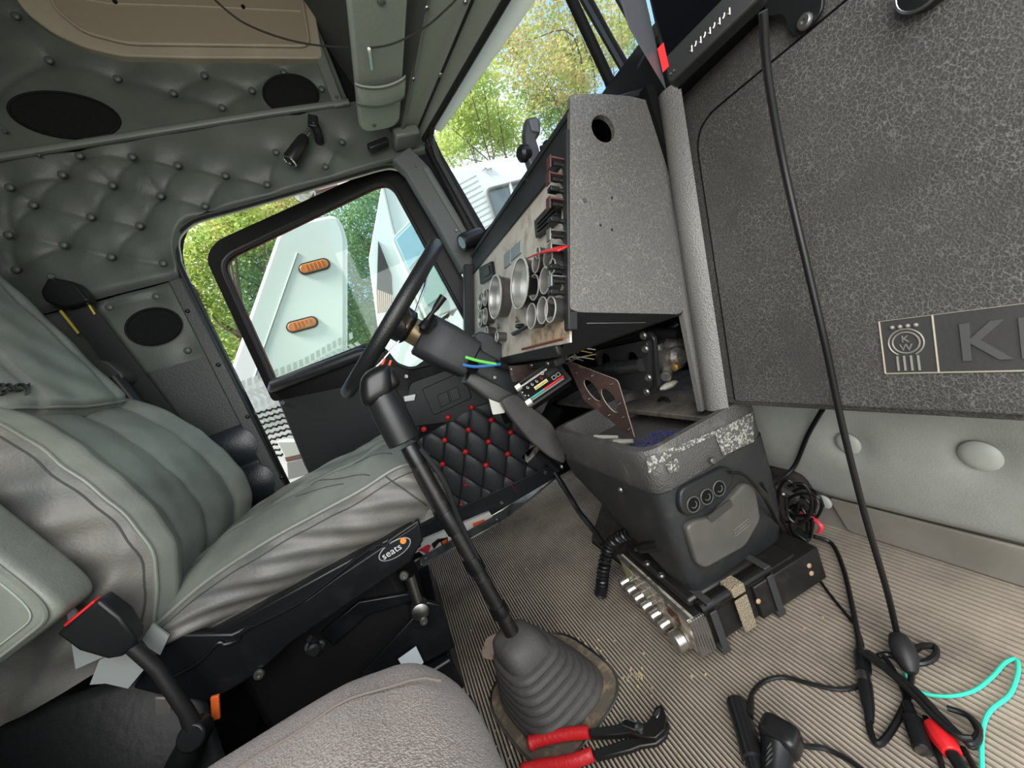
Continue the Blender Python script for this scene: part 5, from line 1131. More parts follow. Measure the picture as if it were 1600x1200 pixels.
# tangle by the firewall
TG = 'tangled leads by the firewall'
for k in range(9):
    cu0, cv0 = 1235+random.uniform(-16, 26), 800+random.uniform(-18, 26); ru, rv = random.uniform(14, 34), random.uniform(16, 34); a0 = random.uniform(0, 6)
    pts = [OX(cu0+ru*math.cos(a0+t*.9), cv0+rv*math.sin(a0+t*.9), .70-.012*k+.006*math.sin(t)) for t in range(7)]
    cord('tangled_lead', pts, .0030, CABLE, 'black lead in the tangle at the foot of the firewall', 'cable', TG)
PINK = mat('pink_red_wire', (224, 70, 84), .45)
cord('red_wire', [OX(1252, 802, .66), OX(1270, 810, .655), OX(1283, 822, .65), OX(1280, 832, .65)], .0042, PINK, 'red wire curling out of the tangle, right hand piece', 'wire')
cord('red_wire', [OX(1228, 802, .66), OX(1226, 812, .655), OX(1232, 820, .65)], .0042, PINK, 'short red wire stub in the tangle, left hand piece', 'wire')
vo_ = thing('inline_switch_box', OX(1225, 778, .66), 'flat grey inline box among the tangled leads', 'switch box')
q = [OX(u, v, .655) for u, v in ((1204, 762), (1210, 760), (1246, 778), (1244, 786), (1240, 786))]
obj('box_body', MB().prism(q, (.01, 0, 0)), mat('box_grey', (74, 72, 70), .45), vo_, bevel=.002)
for u, v in ((1208, 764), (1224, 772)): obj('box_dot', MB().sphere(OX(u, v, .653), .003, 8, 5), WHT, vo_)
fh = obj('fuse_holder', MB().box(OX(1252, 838, .64), (.02, .028, .018), Matrix.Rotation(.5, 3, 'X')), BLACK, None, bevel=.003); tag(fh, 'small black fuse holder in the tangle on the floor', 'fuse holder')
# plug at the bottom with lead
pg = thing('lighter_plug_with_red_button', OZ(1165, 1150, .02), 'slim black lighter plug with dark red end button on the floor', 'plug')
f0, f1 = OZ(1150, 1094, .022), OZ(1186, 1215, .016); fd = (f1-f0)
obj('plug_body', MB().tube([f0, f0+fd*.03, f0+fd*.12, f0+fd*.5, f0+fd*.8, f0+fd*.82, f1], [.012, .015, .0155, .014, .0155, .012, .011], 16), mat('plug_black', (26, 26, 27), .3), pg)
obj('end_button', MB().tube([f0-fd*.03, f0-fd*.01, f0+fd*.02], [.006, .011, .0125], 14), mat('dark_red', (96, 20, 24), .3), pg)
for s_2 in (-1, 1): obj('spring_contact', MB().tube([f0+fd*.62+V((.014*s_2, -.004, 0)), f0+fd*.72+V((.019*s_2, -.004, 0)), f0+fd*.82+V((.013*s_2, -.004, 0))], .0014, 6), STEEL, pg)
cord('plug_lead', [OZ(1172, 1100, .02), OZ(1176, 1082, .012), OZ(1195, 1064, .006), OZ(1225, 1058, .005), OZ(1265, 1068, .005), OZ(1310, 1077, .005), OZ(1345, 1070, .005), OZ(1358, 1050, .008), OZ(1352, 1020, .01)], .0034, CABLE, 'thin black lead curving from the slim lighter plug')
obj('strain_relief', MB().tube([OZ(1168, 1118, .024), OZ(1172, 1100, .022), OZ(1174, 1088, .015)], [.008, .0055, .004], 10), BLACK, pg)
p2 = thing('angled_lighter_plug', OZ(1215, 1165, .03), 'chunky right angled black lighter plug at the bottom edge', 'plug')
obj('plug_head', superpad(OZ(1220, 1150, .030), Matrix.Rotation(.3, 3, 'Z'), (.018, .024, .018), .5, .5, 28, 16), mat('plug_black', (26, 26, 27), .3), p2, ang=180)
obj('plug_neck', MB().tube([OZ(1215, 1165, .026), OZ(1212, 1195, .02), OZ(1208, 1230, .018)], [.020, .017, .015], 14), BLACK, p2)
for k in range(4): obj('grip_ridge', MB().tube(circle(OZ(1214-k, 1176+k*9, .023-.0015*k), V((-.1, -1, 0)), .0185-.0005*k, 18), .0018, 6, closed=True), RUBBER, p2)
cord('angled_plug_lead', [OZ(1238, 1162, .025), OZ(1262, 1166, .012), OZ(1290, 1170, .006), OZ(1330, 1190, .005), OZ(1360, 1215, .005)], .0034, CABLE, 'black lead leaving the angled lighter plug')
# second bundle at the right
BG = 'folded black leads in the bundle at the lower right'
for k in range(7):
    o1 = random.uniform(-7, 7); z = .006+.004*k
    cord('bundled_lead', [OZ(1350+o1, 1018, z), OZ(1385+o1, 1045+o1*.3, z), OZ(1425+o1, 1078, z), OZ(1465+o1, 1120, z), OZ(1500+o1, 1152+o1*.5, z), OZ(1518, 1160+o1, z), OZ(1530, 1142+o1, z), OZ(1512, 1118, z), OZ(1480, 1106, z)][:9 if k % 2 else 6], .0034, CABLE, 'black lead folded into the bundle lying on the floor ribs', 'cable', BG)
dc = thing('female_socket_lead_end', OZ(1430, 1150, .01), 'black cable end socket with bright metal rim near the red handle', 'connector')
g0, g1 = OZ(1418, 1098, .012), OZ(1442, 1172, .01)
obj('socket_body', MB().tube([g0, g0.lerp(g1, .3), g0.lerp(g1, .36), g1], [.0055, .0065, .0105, .0105], 12), BLACK, dc)
obj('metal_rim', MB().tube([g0.lerp(g1, .96), g0.lerp(g1, 1.04)], .0085, 12), STEEL, dc)
cord('socket_lead', F((1418, 1098), (1408, 1070), (1392, 1040), (1380, 1025)), .0034, CABLE, 'short black lead feeding the cable end socket')
cord('edge_lead', F((1446, 1120), (1460, 1160), (1472, 1200), (1476, 1240)), .0032, CABLE, 'black lead leaving the picture beside the red handle')
cord('edge_lead', F((1504, 1168), (1520, 1195), (1535, 1230)), .0032, CABLE, 'black lead leaving the picture right of the red handle')
TEAL = mat('teal_wire', (64, 214, 184), .4)
cord('teal_wire', F((1412, 1040), (1420, 1062), (1440, 1082), (1480, 1088), (1520, 1080), (1550, 1058), (1570, 1036), (1588, 1030), (1591, 1050), (1578, 1085), (1550, 1108), (1538, 1130), (1534, 1165), (1536, 1240)), .0024, TEAL, 'turquoise wire making a wide loop over the floor mat', 'wire')
sd = thing('red_handled_screwdriver', OZ(1480, 1160, .015), 'red handled tool half under the cable bundle', 'screwdriver')
h0, h1 = OZ(1456, 1128, .014), OZ(1488, 1178, .014); hd_ = (h1-h0)
obj('handle', MB().tube([h0, h0+hd_*.1, h0+hd_*.6, h1], [.006, .011, .013, .010], 10), RED, sd, bevel=.001)
obj('tool_shaft', MB().tube([h1, h1+hd_*.8], .007, 10), BLACK, sd)
# ================================================================ pliers
pr = thing('adjustable_pliers', OZ(930, 1150, .01), 'black adjustable joint pliers with red dipped handles lying on the floor', 'pliers')
PLM = mat('plier_steel', (46, 44, 43), .32, .6)
ZP = .016
def FP(u, v, z=ZP): return OZ(u, v, z)
jaw1 = [FP(u, v) for u, v in ((918, 1138), (962, 1132), (985, 1124), (1008, 1130), (1018, 1118), (1024, 1104), (1034, 1100), (1041, 1118), (1038, 1140), (1024, 1153), (1005, 1152), (985, 1145), (960, 1148), (922, 1150))]
slot = [FP(u, v) for u, v in ((972, 1126), (978, 1123), (1004, 1133), (1003, 1141), (996, 1142), (973, 1133))]
obj('upper_jaw', MB().prism(jaw1, (0, 0, -.010)), PLM, pr, bevel=.0015)
obj('slot_rim', MB().tube(slot, .0014, 6, closed=True), STEEL, pr)
obj('jaw_slot', MB().prism([p+V((0, 0, .0004)) for p in slot], (0, 0, -.002)), MATTE, pr)
obj('jaw_teeth', MB().prism([FP(u, v, ZP+.001) for u, v in ((1021, 1116), (1027, 1106), (1032, 1106), (1030, 1116), (1026, 1122))], (0, 0, -.004)), STEEL, pr, bevel=.001)
jaw2 = [FP(u, v, .010) for u, v in ((925, 1172), (960, 1160), (984, 1152), (1010, 1152), (1030, 1150), (1036, 1142), (1042, 1125), (1046, 1130), (1040, 1150), (1025, 1162), (1000, 1166), (985, 1172), (930, 1186))]
obj('lower_jaw', MB().prism(jaw2, (0, 0, -.008)), PLM, pr, bevel=.002)
obj('pivot', MB().lathe([(.007, 0), (.007, .003), (.004, .004)], FP(999, 1138), (0, 0, 1), 14), STEEL, pr)
HR = mat('red_dip_handle', (188, 32, 36), .4, bump=('noise', 120, .3))
obj('upper_handle', MB().tube(cr_([FP(920, 1144), FP(895, 1146), FP(870, 1150), FP(845, 1156), FP(826, 1162)], 5), [.0095]*18+[.0105, .011, .0085], 14, ell=.8), HR, pr)
obj('lower_handle', MB().tube(cr_([FP(926, 1178, .012), FP(900, 1188, .012), FP(870, 1194, .012), FP(840, 1198, .012), FP(815, 1206, .012)], 5), [.0095]*18+[.0105, .011, .0085], 14, ell=.8), HR, pr)
fb = obj('wheel_weight_scrap', MB().prism(rnd([OZ(u, v, .004) for u, v in ((752, 1018), (760, 996), (782, 986), (796, 988), (784, 1008), (772, 1030), (756, 1028))], .008), (0, 0, -.004)), mat('old_pink_plate', (178, 156, 140), .7, var=(40, (130, 110, 96), .5, .6)), None, bevel=.001); tag(fb, 'rusty pale oval cover plate half under the lever boot', 'cover plate')
# ================================================================ screen on the dash
tb = thing('dash_screen', OX(1045, 135, .47), 'black tablet screen with stickered corner mounted above the glovebox', 'screen')
T0, T1, T2 = OX(1044, 134, .455), OX(1192, -8, .50), OX(1000, -60, .475)
tn = (T1-T0).cross(T2-T0).normalized(); tn = tn if tn.x < 0 else -tn
tq = [T0, T1, T1+(T2-T0)*1.2, T0+(T2-T0)*1.2]
obj('screen_shell', MB().prism(rnd(tq, .006), -tn*.022), mat('screen_shell', (22, 23, 24), .4), tb, bevel=.003)
obj('screen_glass', MB().prism([T0.lerp(T1, a).lerp(tq[3].lerp(tq[2], a), b)+tn*.0006 for a, b in ((.03, .17), (.97, .17), (.97, .97), (.03, .97))], -tn*.0008), mat('screen_glass', (8, 9, 12), .08), tb)
def TP(a, b, o=.001): return T0.lerp(T1, a).lerp(tq[3].lerp(tq[2], a), b)+tn*o
obj('red_sticker', MB().prism([TP(-.02, .10, .0014), TP(.055, .10, .0014), TP(.055, .26, .0014), TP(-.02, .26, .0014)], -tn*.001), mat('red_sticker', (235, 30, 34), .5), tb)
for k in range(9): obj('white_scribble', MB().tube([TP(.30+.05*k, .07, .001), TP(.315+.05*k, .055+.02*(k % 2), .001), TP(.325+.05*k, .09, .001)], .0007, 5), WHT, tb)  # white scribbles painted along the edge for button marks and small glare
for a in (.06, .10): obj('port', MB().lathe([(.0016, 0), (.0014, .001)], TP(a, .05, .0005), tn, 8), STEEL, tb)
hdp = obj('screen_hood', MB().prism([TP(-.04, .0, .0), TP(-.04, 1.0, .0), TP(-.16, 1.0, .05), TP(-.10, .35, .05)], -tn*.004), mat('hood_grey', (62, 64, 68), .45), tb, bevel=.002)
bkt = thing('screen_bracket', DX(1250, 40), 'black metal bracket bolted to the dash behind the screen', 'bracket')
bp = rnd([DX(u, v, .010) for u, v in ((1196, 28), (1225, 20), (1232, 50), (1242, 56), (1264, 44), (1284, 18), (1288, -40), (1190, -40))], .012, 4)
obj('bracket_plate', MB().prism(bp, -DNRM*.005), BLACK, bkt, bevel=.001)
inst('bolt', screw_mesh(.009, SCREW), DX(1259, 34, .011), DNRM, bkt)
# ================================================================ windshield-side accessories
pm = thing('phone_mount', OY(830, 265, .80), 'black phone clamp on a ball joint standing above the dash brow', 'phone mount')
def PM(u, v, y=.80): return OY(u, v, y)
obj('clamp', MB().prism(rnd([PM(u, v) for u, v in ((822, 184), (840, 181), (846, 190), (845, 208), (838, 216), (842, 228), (845, 240), (842, 262), (830, 262), (823, 240), (820, 205))], .006, 3), (0, .025, 0)), mat('mount_grey_black', (52, 54, 55), .45), pm, bevel=.005)
obj('clamp_jaw', MB().prism(rnd([PM(u, v, .795) for u, v in ((826, 186), (840, 184), (844, 207), (832, 204))], .004), (0, .02, 0)), mat('mount_pad', (78, 82, 84), .5), pm, bevel=.003)
obj('ball_joint', MB().sphere(PM(856, 228, .81), .013, 14, 8).tube([PM(845, 232, .81), PM(868, 224, .81), PM(884, 224, .81)], .006, 8), BLACK, pm)
obj('knob', MB().lathe([(.014, 0), (.018, .006), (.018, .02), (.012, .026)], PM(826, 240, .81), (-1, -.2, .1), 18), BLACK, pm)
obj('mount_foot', MB().tube([PM(836, 255, .81), PM(832, 274, .82), PM(828, 285, .83)], [.010, .008, .016], 12), BLACK, pm)
gp_ = thing('gauge_pod', OY(735, 375, 1.36), 'small round black gauge pod at the corner of the dash', 'gauge pod')
c0 = OY(722, 379, 1.36); c1_ = OY(752, 367, 1.38); 
obj('pod_body', MB().tube([c0, c0.lerp(c1_, .12), c0.lerp(c1_, .6), c1_], [.026, .030, .031, .026], 22), BLACK, gp_)
gd = (c0-c1_).normalized(); obj('pod_ring', MB().tube(circle(c0+gd*.001, gd, .025, 24), .003, 8, closed=True), BLACK, gp_)
obj('pod_face', MB().lathe([(.022, .0), (.021, .002)], c0, gd, 22), mat('pod_glass', (96, 100, 98), .15, coat=.8), gp_)
# gooseneck reading lamp on the upper wall
rl = thing('map_lamp', OY(478, 220, 1.42), 'small black and chrome swivel map lamp on the tufted wall', 'lamp')
q0, q1, q2, q3 = OY(453, 252, 1.39), OY(474, 219, 1.395), OY(484, 202, 1.40), OY(489, 190, 1.405)
obj('lamp_head', MB().tube([q0, q0.lerp(q1, .1), q1, q1.lerp(q2, .3)], [.020, .023, .018, .013], 18), BLACK, rl)
obj('lamp_rim', MB().tube(circle(q0, q1-q0, .0195, 18), .0024, 6, closed=True), CHROME, rl)
obj('lamp_joint', MB().tube([q1.lerp(q2, .3), q2], .009, 10), CHROME, rl)
obj('lamp_base', MB().box(q3+V((0, .006, 0)), (.030, .026, .040), Matrix.Rotation(.4, 3, 'Y')), BLACK, rl, bevel=.004)
obj('lamp_bracket', MB().tube([q3, OY(496, 205, 1.42), OY(500, 222, 1.45)], .014, 10), BLACK, rl)
# interior sun visor with pocket and pen
sv = thing('sun_visor', OZ(590, 150, 1.45), 'green grey vinyl sun visor with a stitched pocket strap', 'visor')
def SV(x, y, z=1.45): return V((x, y, z))
vq = rnd([SV(.243, .55), SV(.243, 1.33), SV(.375, 1.33), SV(.378, .55)], [0, .05, .05, 0], 6)
VIS = mat('visor_vinyl', (134, 142, 134), .42, bump=('noise', 260, .2))
obj('visor_pad', MB().prism(vq, (0, 0, .022)), VIS, sv, bevel=.009, seg=3)
obj('pocket_band', MB().grid(lambda u, v: V((.240+.140*u, 1.10+.085*v+.012*math.sin(u*math.pi), 1.447-.010*math.sin(math.pi*u)**.5-.004*math.sin(v*math.pi))), 16, 8), VIS, sv, ang=180, solid=.003)
for v in (.04, .9): obj('pocket_seam', MB().tube([V((.240+.140*u/12, 1.10+.085*v+.012*math.sin(u/12*math.pi), 1.443-.010*math.sin(math.pi*u/12)**.5)) for u in range(13)], .0018, 6), SEAM, sv)
obj('visor_button', MB().sphere(OZ(585, 196, 1.449), .007, 10, 6, (1, 1, .5)), PADBTN, sv)
obj('visor_button', MB().sphere(OZ(596, 2, 1.449), .010, 10, 6, (1, 1, .5)), PADBTN, sv)
pen = thing('pale_pen', OZ(578, 90, 1.44), 'pale blue pen tucked in the visor pocket', 'pen')
obj('pen_barrel', MB().tube([OZ(577, 78, 1.444), OZ(581, 108, 1.444)], .0035, 8), mat('pale_blue_pen', (170, 190, 196), .4), pen)
obj('pen_cap', MB().tube([OZ(576.5, 76, 1.444), OZ(577, 80, 1.444)], .0042, 8), WHT, pen)
ow = obj('overhead_cord', MB().tube(cr_([OY(330, -5, 1.10), OY(380, 35, 1.10), OY(450, 62, 1.08), OY(520, 73, 1.06), OZ(600, 72, 1.43), OZ(660, 45, 1.43), OZ(700, 12, 1.43), OZ(724, -14, 1.43)], 8), .0024, 6), mat('twisted_cord', (62, 60, 56), .6, bump=('wave', 200, .8)), None)
tag(ow, 'thin twisted cord swagged across the visor and header', 'cord')
# ================================================================ outside the cab
gr = obj('ground', MB().box((0, 20, -1.42), (120, 120, .04)), mat('lot_gravel', (150, 146, 132), .9, var=(3, (110, 120, 84), .45, .6)), None); tag(gr, 'gravel lot outside the truck cab', 'ground', kind='structure')
GR_ = mat('tread_grey', (190, 198, 194), .5); AMB = mat('amber_lens', (224, 132, 66), .3, coat=.5); DKW = mat('truck_dark_trim', (44, 42, 40), .5)
CREASE = mat('crease_grey', (176, 186, 180), .5)
# --- white sleeper fairing with two amber marker lamps
YF = 2.45
fa = thing('white_truck_fairing', OY(470, 560, YF), 'white curved fairing of the neighbouring truck with two amber lamps', 'fairing')
def FA(u, v, o=0): return OY(u, v, YF-o)
fo_ = rnd([FA(u, v) for u, v in ((438, 352), (527, 333), (541, 366), (541, 640), (560, 900), (330, 900), (352, 600), (362, 570))], [.08, .07, .05, 0, 0, 0, .1, .1], 6)
obj('fairing_panel', MB().prism(fo_, (0, .10, 0)), WHITEPAINT, fa, bevel=.02, seg=4)
obj('fairing_crease', MB().tube([FA(465, 395), FA(442, 460), FA(412, 545), FA(398, 590)], .006, 6), CREASE, fa)
for u, v in ((491, 416), (472, 507)):
    a, b = FA(u-15, v+4, .008), FA(u+15, v-4, .008); d = (b-a).normalized(); n_ = V((0, -1, 0)).cross(d)
    def cap(r, dd, e=0): 
        P = []
        for i in range(13): t = math.pi/2+math.pi*i/12; P.append(a+d*(math.cos(t)*r)+n_*(math.sin(t)*r))
        for i in range(13): t = -math.pi/2+math.pi*i/12; P.append(b+d*(math.cos(t)*r)+n_*(math.sin(t)*r))
        return [p+V((0, -dd, 0)) for p in P]
    r = .034
    ho = obj('lamp_housing', MB().prism(cap(r, 0), (0, .02, 0)), DKW, fa, bevel=.003)
    le = obj('amber_lens', MB().prism(cap(r*.72, .006), (0, .02, 0)), AMB, ho, bevel=.004)
    for k in range(5): obj('lens_rib', MB().tube([a.lerp(b, .1+.2*k)+n_*r*.6-V((0, .008, 0)), a.lerp(b, .1+.2*k)-n_*r*.6-V((0, .008, 0))], .003, 6), AMB, ho)
# tyre tread graphic printed along the fairing: rows of blocks
mb = MB()
base0, base1 = FA(398, 612, .0075), FA(545, 545, .0075); tdir = (base1-base0); L_ = tdir.length; tdir.normalize(); tn_ = V((0, -1, 0)).cross(tdir); tn_ = tn_ if tn_.z > 0 else -tn_
def block(c, w_, h, sk):
    p = [c-tdir*w_-tn_*h+tdir*sk, c+tdir*w_-tn_*h+tdir*sk, c+tdir*w_+tn_*h-tdir*sk, c-tdir*w_+tn_*h-tdir*sk]; mb.add(p, [(0, 1, 2, 3)])
for r in range(5):
    k = 0
    while k*.034 < L_+.25:
        block(base0-tdir*.2+tdir*(k*.034+.011*(r % 2))+tn_*(.05-.055*r+.012*math.sin(k*.35+r)), .011, .018, .007*(1 if r % 2 else -1)); k += 1
obj('tread_graphic', mb, GR_, fa, smooth=False, kind='stuff')
mb = MB(); b0_ = FA(398, 655, .008); 
for i in range(14):
    for j in range(9): 
        c = FA(402+i*4.4+j*3.2, 646+j*8.5-i*1.2, .008); sgn = 1 if i % 2 else -1
        u_ = V((1, 0, .5*sgn)).normalized(); w2 = V((0, -1, 0)).cross(u_)
        mb.add([c-u_*.012-w2*.005, c+u_*.012-w2*.005, c+u_*.012+w2*.005, c-u_*.012+w2*.005], [(0, 1, 2, 3)])
obj('dark_tread_graphic', mb, DKW, fa, smooth=False, kind='stuff')
# --- box and step behind the fairing, seen in the door gap
sb_ = thing('parked_trailer_step', OY(455, 720, 2.3), 'pale and brown striped step below the tread graphic in the door gap', 'step')
for nm, q, m_ in (('step_tank', ((432, 690), (470, 690), (480, 712), (446, 716)), mat('tank_pale', (206, 208, 200), .4)), ('step_board', ((444, 714), (480, 706), (482, 714), (447, 722)), mat('board_brown', (120, 92, 76), .6)), ('step_rail', ((447, 722), (482, 714), (486, 740), (450, 750)), mat('rail_grey', (150, 150, 148), .5))):
    obj(nm, MB().prism([OY(u, v, 2.30) for u, v in q], (0, .12, 0)), m_, sb_, bevel=.004)
# --- white truck further ahead: hood panel, grille, mirrors, roof
YT = 3.1
wt = thing('white_parked_truck', OY(680, 600, YT), 'white parked truck seen through the side window and windshield', 'truck')
def WT(u, v, o=0): return OY(u, v, YT-o)
obj('hood_side', MB().prism(rnd([WT(u, v) for u, v in ((597, 286), (576, 405), (592, 520), (640, 640), (800, 640), (770, 430), (700, 330), (640, 280))], .03, 3), (0, .5, 0)), WHITEPAINT, wt, bevel=.03, seg=3)
obj('hood_edge', MB().tube([WT(598, 290, .01), WT(612, 352, .01), WT(648, 470, .01), WT(700, 600, .01)], .012, 6), CREASE, wt)
gq = [WT(u, v, .012) for u, v in ((591, 376), (612, 430), (614, 470), (600, 482), (588, 470))]
go_ = obj('grille_opening', MB().prism(gq, (0, .02, 0)), DKW, wt)
for k in range(9):
    t = k/8; a = WT(590+2*t, 440+40*t*.6, .02); obj('grille_bar', MB().tube([WT(588+3.2*k, 470+1.2*k-18, .02), WT(590+3.0*k, 482-.8*k+8, .02)], .008, 6), mat('grille_tan', (190, 164, 150), .4), go_)
mr = thing('truck_side_mirror', WT(660, 420, .3), 'tall white mirror housing with painted blue sky reflection on the parked truck', 'mirror')
obj('mirror_housing', MB().prism(rnd([WT(u, v, .25) for u, v in ((612, 372), (650, 335), (722, 478), (668, 500))], .03, 3), (0, .08, 0)), mat('mirror_shell', (196, 204, 200), .35), mr, bevel=.01)
for nm, q, c in (('mirror_glass', ((618, 374), (646, 346), (664, 392), (639, 420)), (160, 200, 218)), ('mirror_glass', ((646, 430), (676, 402), (698, 456), (668, 478)), (120, 160, 150))):
    obj(nm, MB().prism([WT(u, v, .262) for u, v in q], (0, .02, 0)), mat('painted_reflection_%d' % c[0], c, .12, var=(5, (c[0]-30, c[1]-20, c[2]-40), .5, .6)), mr, bevel=.003)  # sky and tree reflections painted into the glass colour
for k in range(3): obj('mirror_bracket', MB().tube([WT(690+8*k, 500-4*k, .2), WT(710+6*k, 485-10*k, .15), WT(726, 470-8*k, .02)], .012, 6), DKW, mr)
TYRE = mat('tyre_rubber', (30, 30, 31), .8)
for xx, yy in ((1.3, 3.55), (4.2, 3.9), (1.3, 5.2), (4.2, 5.2)):
    wh = obj('wheel', MB().lathe([(.30, -.14), (.50, -.14), (.52, -.08), (.52, .08), (.50, .14), (.30, .14)], (xx, yy, -.88), (0, 1, 0), 28), TYRE, wt); obj('wheel_rim', MB().lathe([(.29, -.10), (.27, -.02), (.10, -.04), (.09, -.12)], (xx, yy, -.88), (0, 1, 0), 24), STEEL, wh)
obj('chassis', MB().box((2.6, 4.4, -.35), (5.0, 1.2, .5)), DKW, wt)
YR = 3.6
def RT(u, v, o=0): return OY(u, v, YR-o)
obj('cab_roof', MB().prism(rnd([RT(u, v) for u, v in ((672, 285), (700, 262), (770, 246), (860, 238), (960, 236), (960, 480), (740, 480), (690, 380))], .08, 4), (0, 1.2, 0)), WHITEPAINT, wt, bevel=.05, seg=4)
wn = obj('cab_window', MB().prism(rnd([RT(u, v, .02) for u, v in ((760, 297), (840, 276), (910, 262), (930, 330), (800, 400), (782, 368))], .05, 4), (0, .05, 0)), mat('cab_glass', (112, 128, 134), .12), wt)
obj('window_gasket', MB().tube(rnd([RT(u, v, .03) for u, v in ((760, 297), (840, 276), (910, 262), (930, 330), (800, 400), (782, 368))], .05, 4), .018, 8, closed=True), mat('gasket_grey', (96, 100, 100), .6), wt)
obj('window_divider', MB().tube([RT(796, 287, .03), RT(806, 320, .03), RT(815, 350, .03)], .02, 6), mat('divider_pale', (190, 196, 192), .5), wt)
obj('roof_emblem', MB().tube([RT(754, 266, .01), RT(758, 262, .01), RT(762, 265, .01), RT(768, 262, .01), RT(768, 266, .01)], .008, 5), CREASE, wt)
mb = MB()
for i in range(16):
    for j in range(10):
        c = RT(704+i*2.6+j*3.4, 296+j*8-i*1.4, .008); mb.add([c+V((x, 0, z)) for x, z in ((-.012, -.004), (.008, -.008), (.012, .004), (-.008, .008))], [(0, 1, 2, 3)])
obj('tread_graphic', mb, CREASE, wt, smooth=False, kind='stuff')
# exhaust/round horn seen at the top of the door gap
hn = thing('mirror_arm_lamp', OY(480, 300, 2.0), 'round chrome lamp back above the driver door in the gap', 'lamp')
obj('horn_shell', MB().lathe([(.05, 0), (.055, .03), (.035, .07), (.01, .08)], OY(478, 300, 2.0), (-.4, -1, .2), 20), CHROME, hn)
obj('horn_bracket', MB().tube([OY(482, 304, 2.02), OY(530, 290, 2.02), OY(570, 276, 1.9), OY(590, 264, 1.56)], .014, 8), mat('jamb_pink', (170, 140, 136), .4), hn)
# --- trees
LEAF = []
for nm, c, c2 in (('leaf_green', (186, 204, 120), (150, 178, 106)), ('leaf_yellow', (210, 218, 134), (172, 196, 112)), ('leaf_rust', (208, 190, 138), (186, 196, 122)), ('leaf_blue_green', (126, 160, 122), (150, 180, 120))):
    m = bpy.data.materials.new(nm); m.use_nodes = True; nt = m.node_tree; nt.nodes.clear()
    o = N(nt, 'ShaderNodeOutputMaterial'); d = N(nt, 'ShaderNodeBsdfDiffuse'); t = N(nt, 'ShaderNodeBsdfTranslucent'); mx = N(nt, 'ShaderNodeMixShader'); mx.inputs[0].default_value = .45
    tc = N(nt, 'ShaderNodeTexCoord'); nz = N(nt, 'ShaderNodeTexNoise'); nz.inputs['Scale'].default_value = 3.0; nt.links.new(tc.outputs['Object'], nz.inputs[0])
    rp = N(nt, 'ShaderNodeValToRGB'); rp.color_ramp.elements[0].color = lin(c); rp.color_ramp.elements[1].color = lin(c2); rp.color_ramp.elements[0].position = .4; rp.color_ramp.elements[1].position = .6
    nt.links.new(nz.outputs['Fac'], rp.inputs[0])
    for s in (d, t): nt.links.new(rp.outputs[0], s.inputs[0]); nt.links.new(s.outputs[0], mx.inputs[1 if s == d else 2])
    nt.links.new(mx.outputs[0], o.inputs[0]); LEAF.append(m)
BARK = mat('bark', (96, 84, 72), .9, bump=('noise', 30, .6))
def leaves(blobs, n, size):
    v, f = [], []; tot = sum(b[1]**2 for b in blobs)
    for c, r in blobs:
        k = int(n*2.2*r*r/tot)
        i = 0
        while i < k:
            d = V((random.gauss(0, 1), random.gauss(0, 1), random.gauss(0, 1))).normalized()*r*random.random()**.45
            cl = c+V((d.x, d.y, d.z*.9))
            for _ in range(9):
                p = cl+V((random.gauss(0, .16), random.gauss(0, .16), random.gauss(0, .12)))
                a = V((random.gauss(0, 1), random.gauss(0, 1), random.gauss(0, .6))).normalized(); b = a.orthogonal().normalized(); b.rotate(Matrix.Rotation(random.uniform(0, 6.28), 3, a))
                s = size*.55*random.uniform(.6, 1.25); q = len(v)
                v += [p, p+a*s*.5+b*s*.28, p+a*s, p+a*s*.5-b*s*.28]; f.append((q, q+1, q+2, q+3)); i += 1
    m_ = MB(); m_.add(v, f); return m_
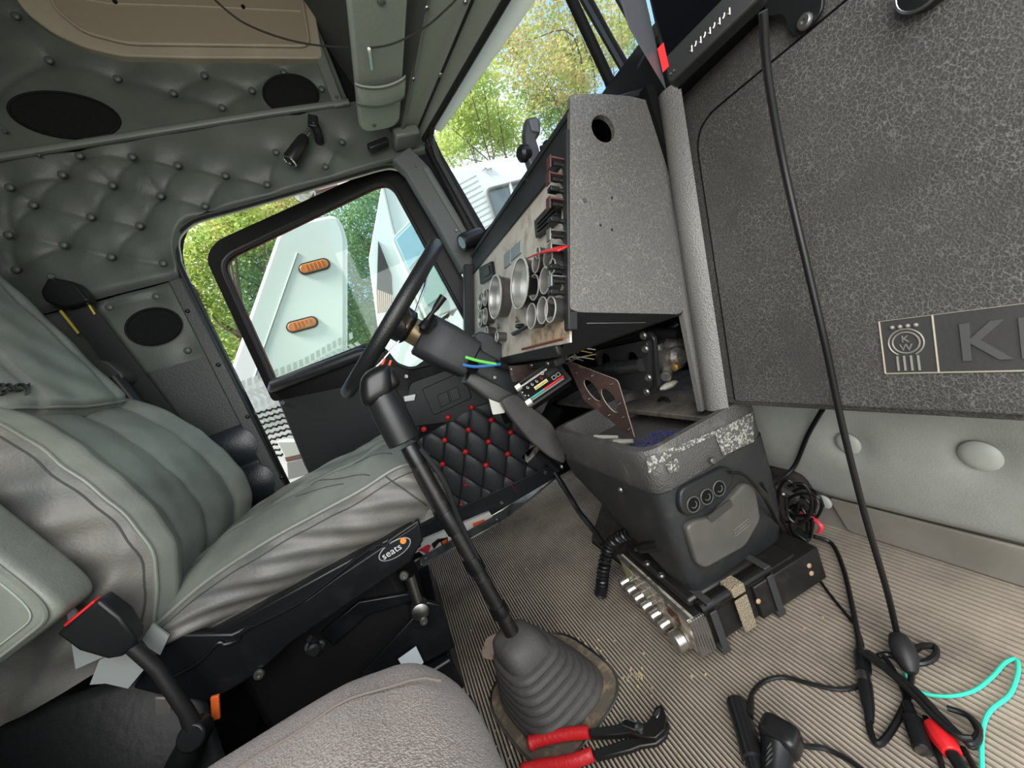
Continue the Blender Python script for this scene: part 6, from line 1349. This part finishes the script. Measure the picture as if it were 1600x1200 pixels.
def tree(label, px, Y, blobs, m, n, size=.13, group=None, foot=None):
    bl = []
    for u, v, r in blobs: c = OY(u, v, Y+random.uniform(-.6, .6)); bl.append((c, r*Y/600.0))
    cx_ = sum(c.x for c, _ in bl)/len(bl) if foot is None else foot
    root = V((cx_, Y+.3, -1.4)); t = thing('tree', root, label, 'tree', group)
    top = V((cx_+.2, Y+.2, max(c.z for c, _ in bl)*.8))
    mb = MB().tube([root, root.lerp(top, .35)+V((.1, 0, 0)), root.lerp(top, .7)+V((-.1, .1, 0)), top], [.15, .10, .06, .02], 9)
    obj('trunk', mb, BARK, t)
    for c, r in bl:
        for _ in range(2):
            s = root.lerp(top, random.uniform(.3, .85)); e = c+V((random.gauss(0, r*.5), random.gauss(0, r*.4), random.gauss(0, r*.4)))
            mid = s.lerp(e, .5)+V((random.gauss(0, .4), random.gauss(0, .3), random.gauss(0, .45)))
            obj('branch', MB().tube(cr_([s, mid, e, e+(e-mid)*.6], 4), [.022, .021, .020, .018, .016, .015, .013, .012, .010, .008, .007, .005, .003], 5), BARK, t)
    obj('foliage', leaves(bl, n, size), m, t, smooth=False, kind='stuff', recalc=False)
    return t
tree('tall tree with rust tinted leaves filling the upper windshield', 0, 9, ((860, 30, 75), (930, 60, 65), (790, 70, 55), (850, 120, 55), (900, 130, 40), (970, 30, 40)), LEAF[2], 5200, .17)
tree('yellow green tree beside the windshield pillar above the white truck', 0, 8, ((715, 170, 40), (720, 215, 35), (760, 190, 40), (790, 210, 35), (745, 130, 35), (700, 230, 25)), LEAF[1], 4400, .15)
tree('fresh green tree behind the phone mount', 0, 10, ((870, 180, 40), (830, 160, 40), (900, 110, 40), (870, 90, 30), (900, 225, 30), (980, 60, 40)), LEAF[0], 3600, .16)
tree('bright yellow green tree showing in the rear door gap', 0, 7, ((300, 450, 45), (320, 500, 40), (340, 380, 35), (290, 400, 35), (345, 560, 35), (380, 350, 40)), LEAF[1], 6500, .12)
tree('golden leaved tree above the driver door frame', 0, 7.5, ((420, 330, 45), (470, 300, 40), (360, 340, 40)), LEAF[2], 4200, .12)
tree('deep green tree left of the white fairing', 0, 8.5, ((390, 450, 50), (420, 400, 50), (385, 520, 40), (440, 360, 40)), LEAF[3], 7000, .13)
tree('blue green tree between the fairing and the white truck', 0, 9, ((560, 340, 40), (570, 400, 45), (555, 460, 45), (565, 520, 45), (590, 300, 35)), LEAF[3], 7000, .13)
tree('low bright tree at the foot of the gap between the two white trucks', 0, 10, ((560, 540, 35), (575, 500, 30), (600, 560, 30)), LEAF[0], 3500, .13)
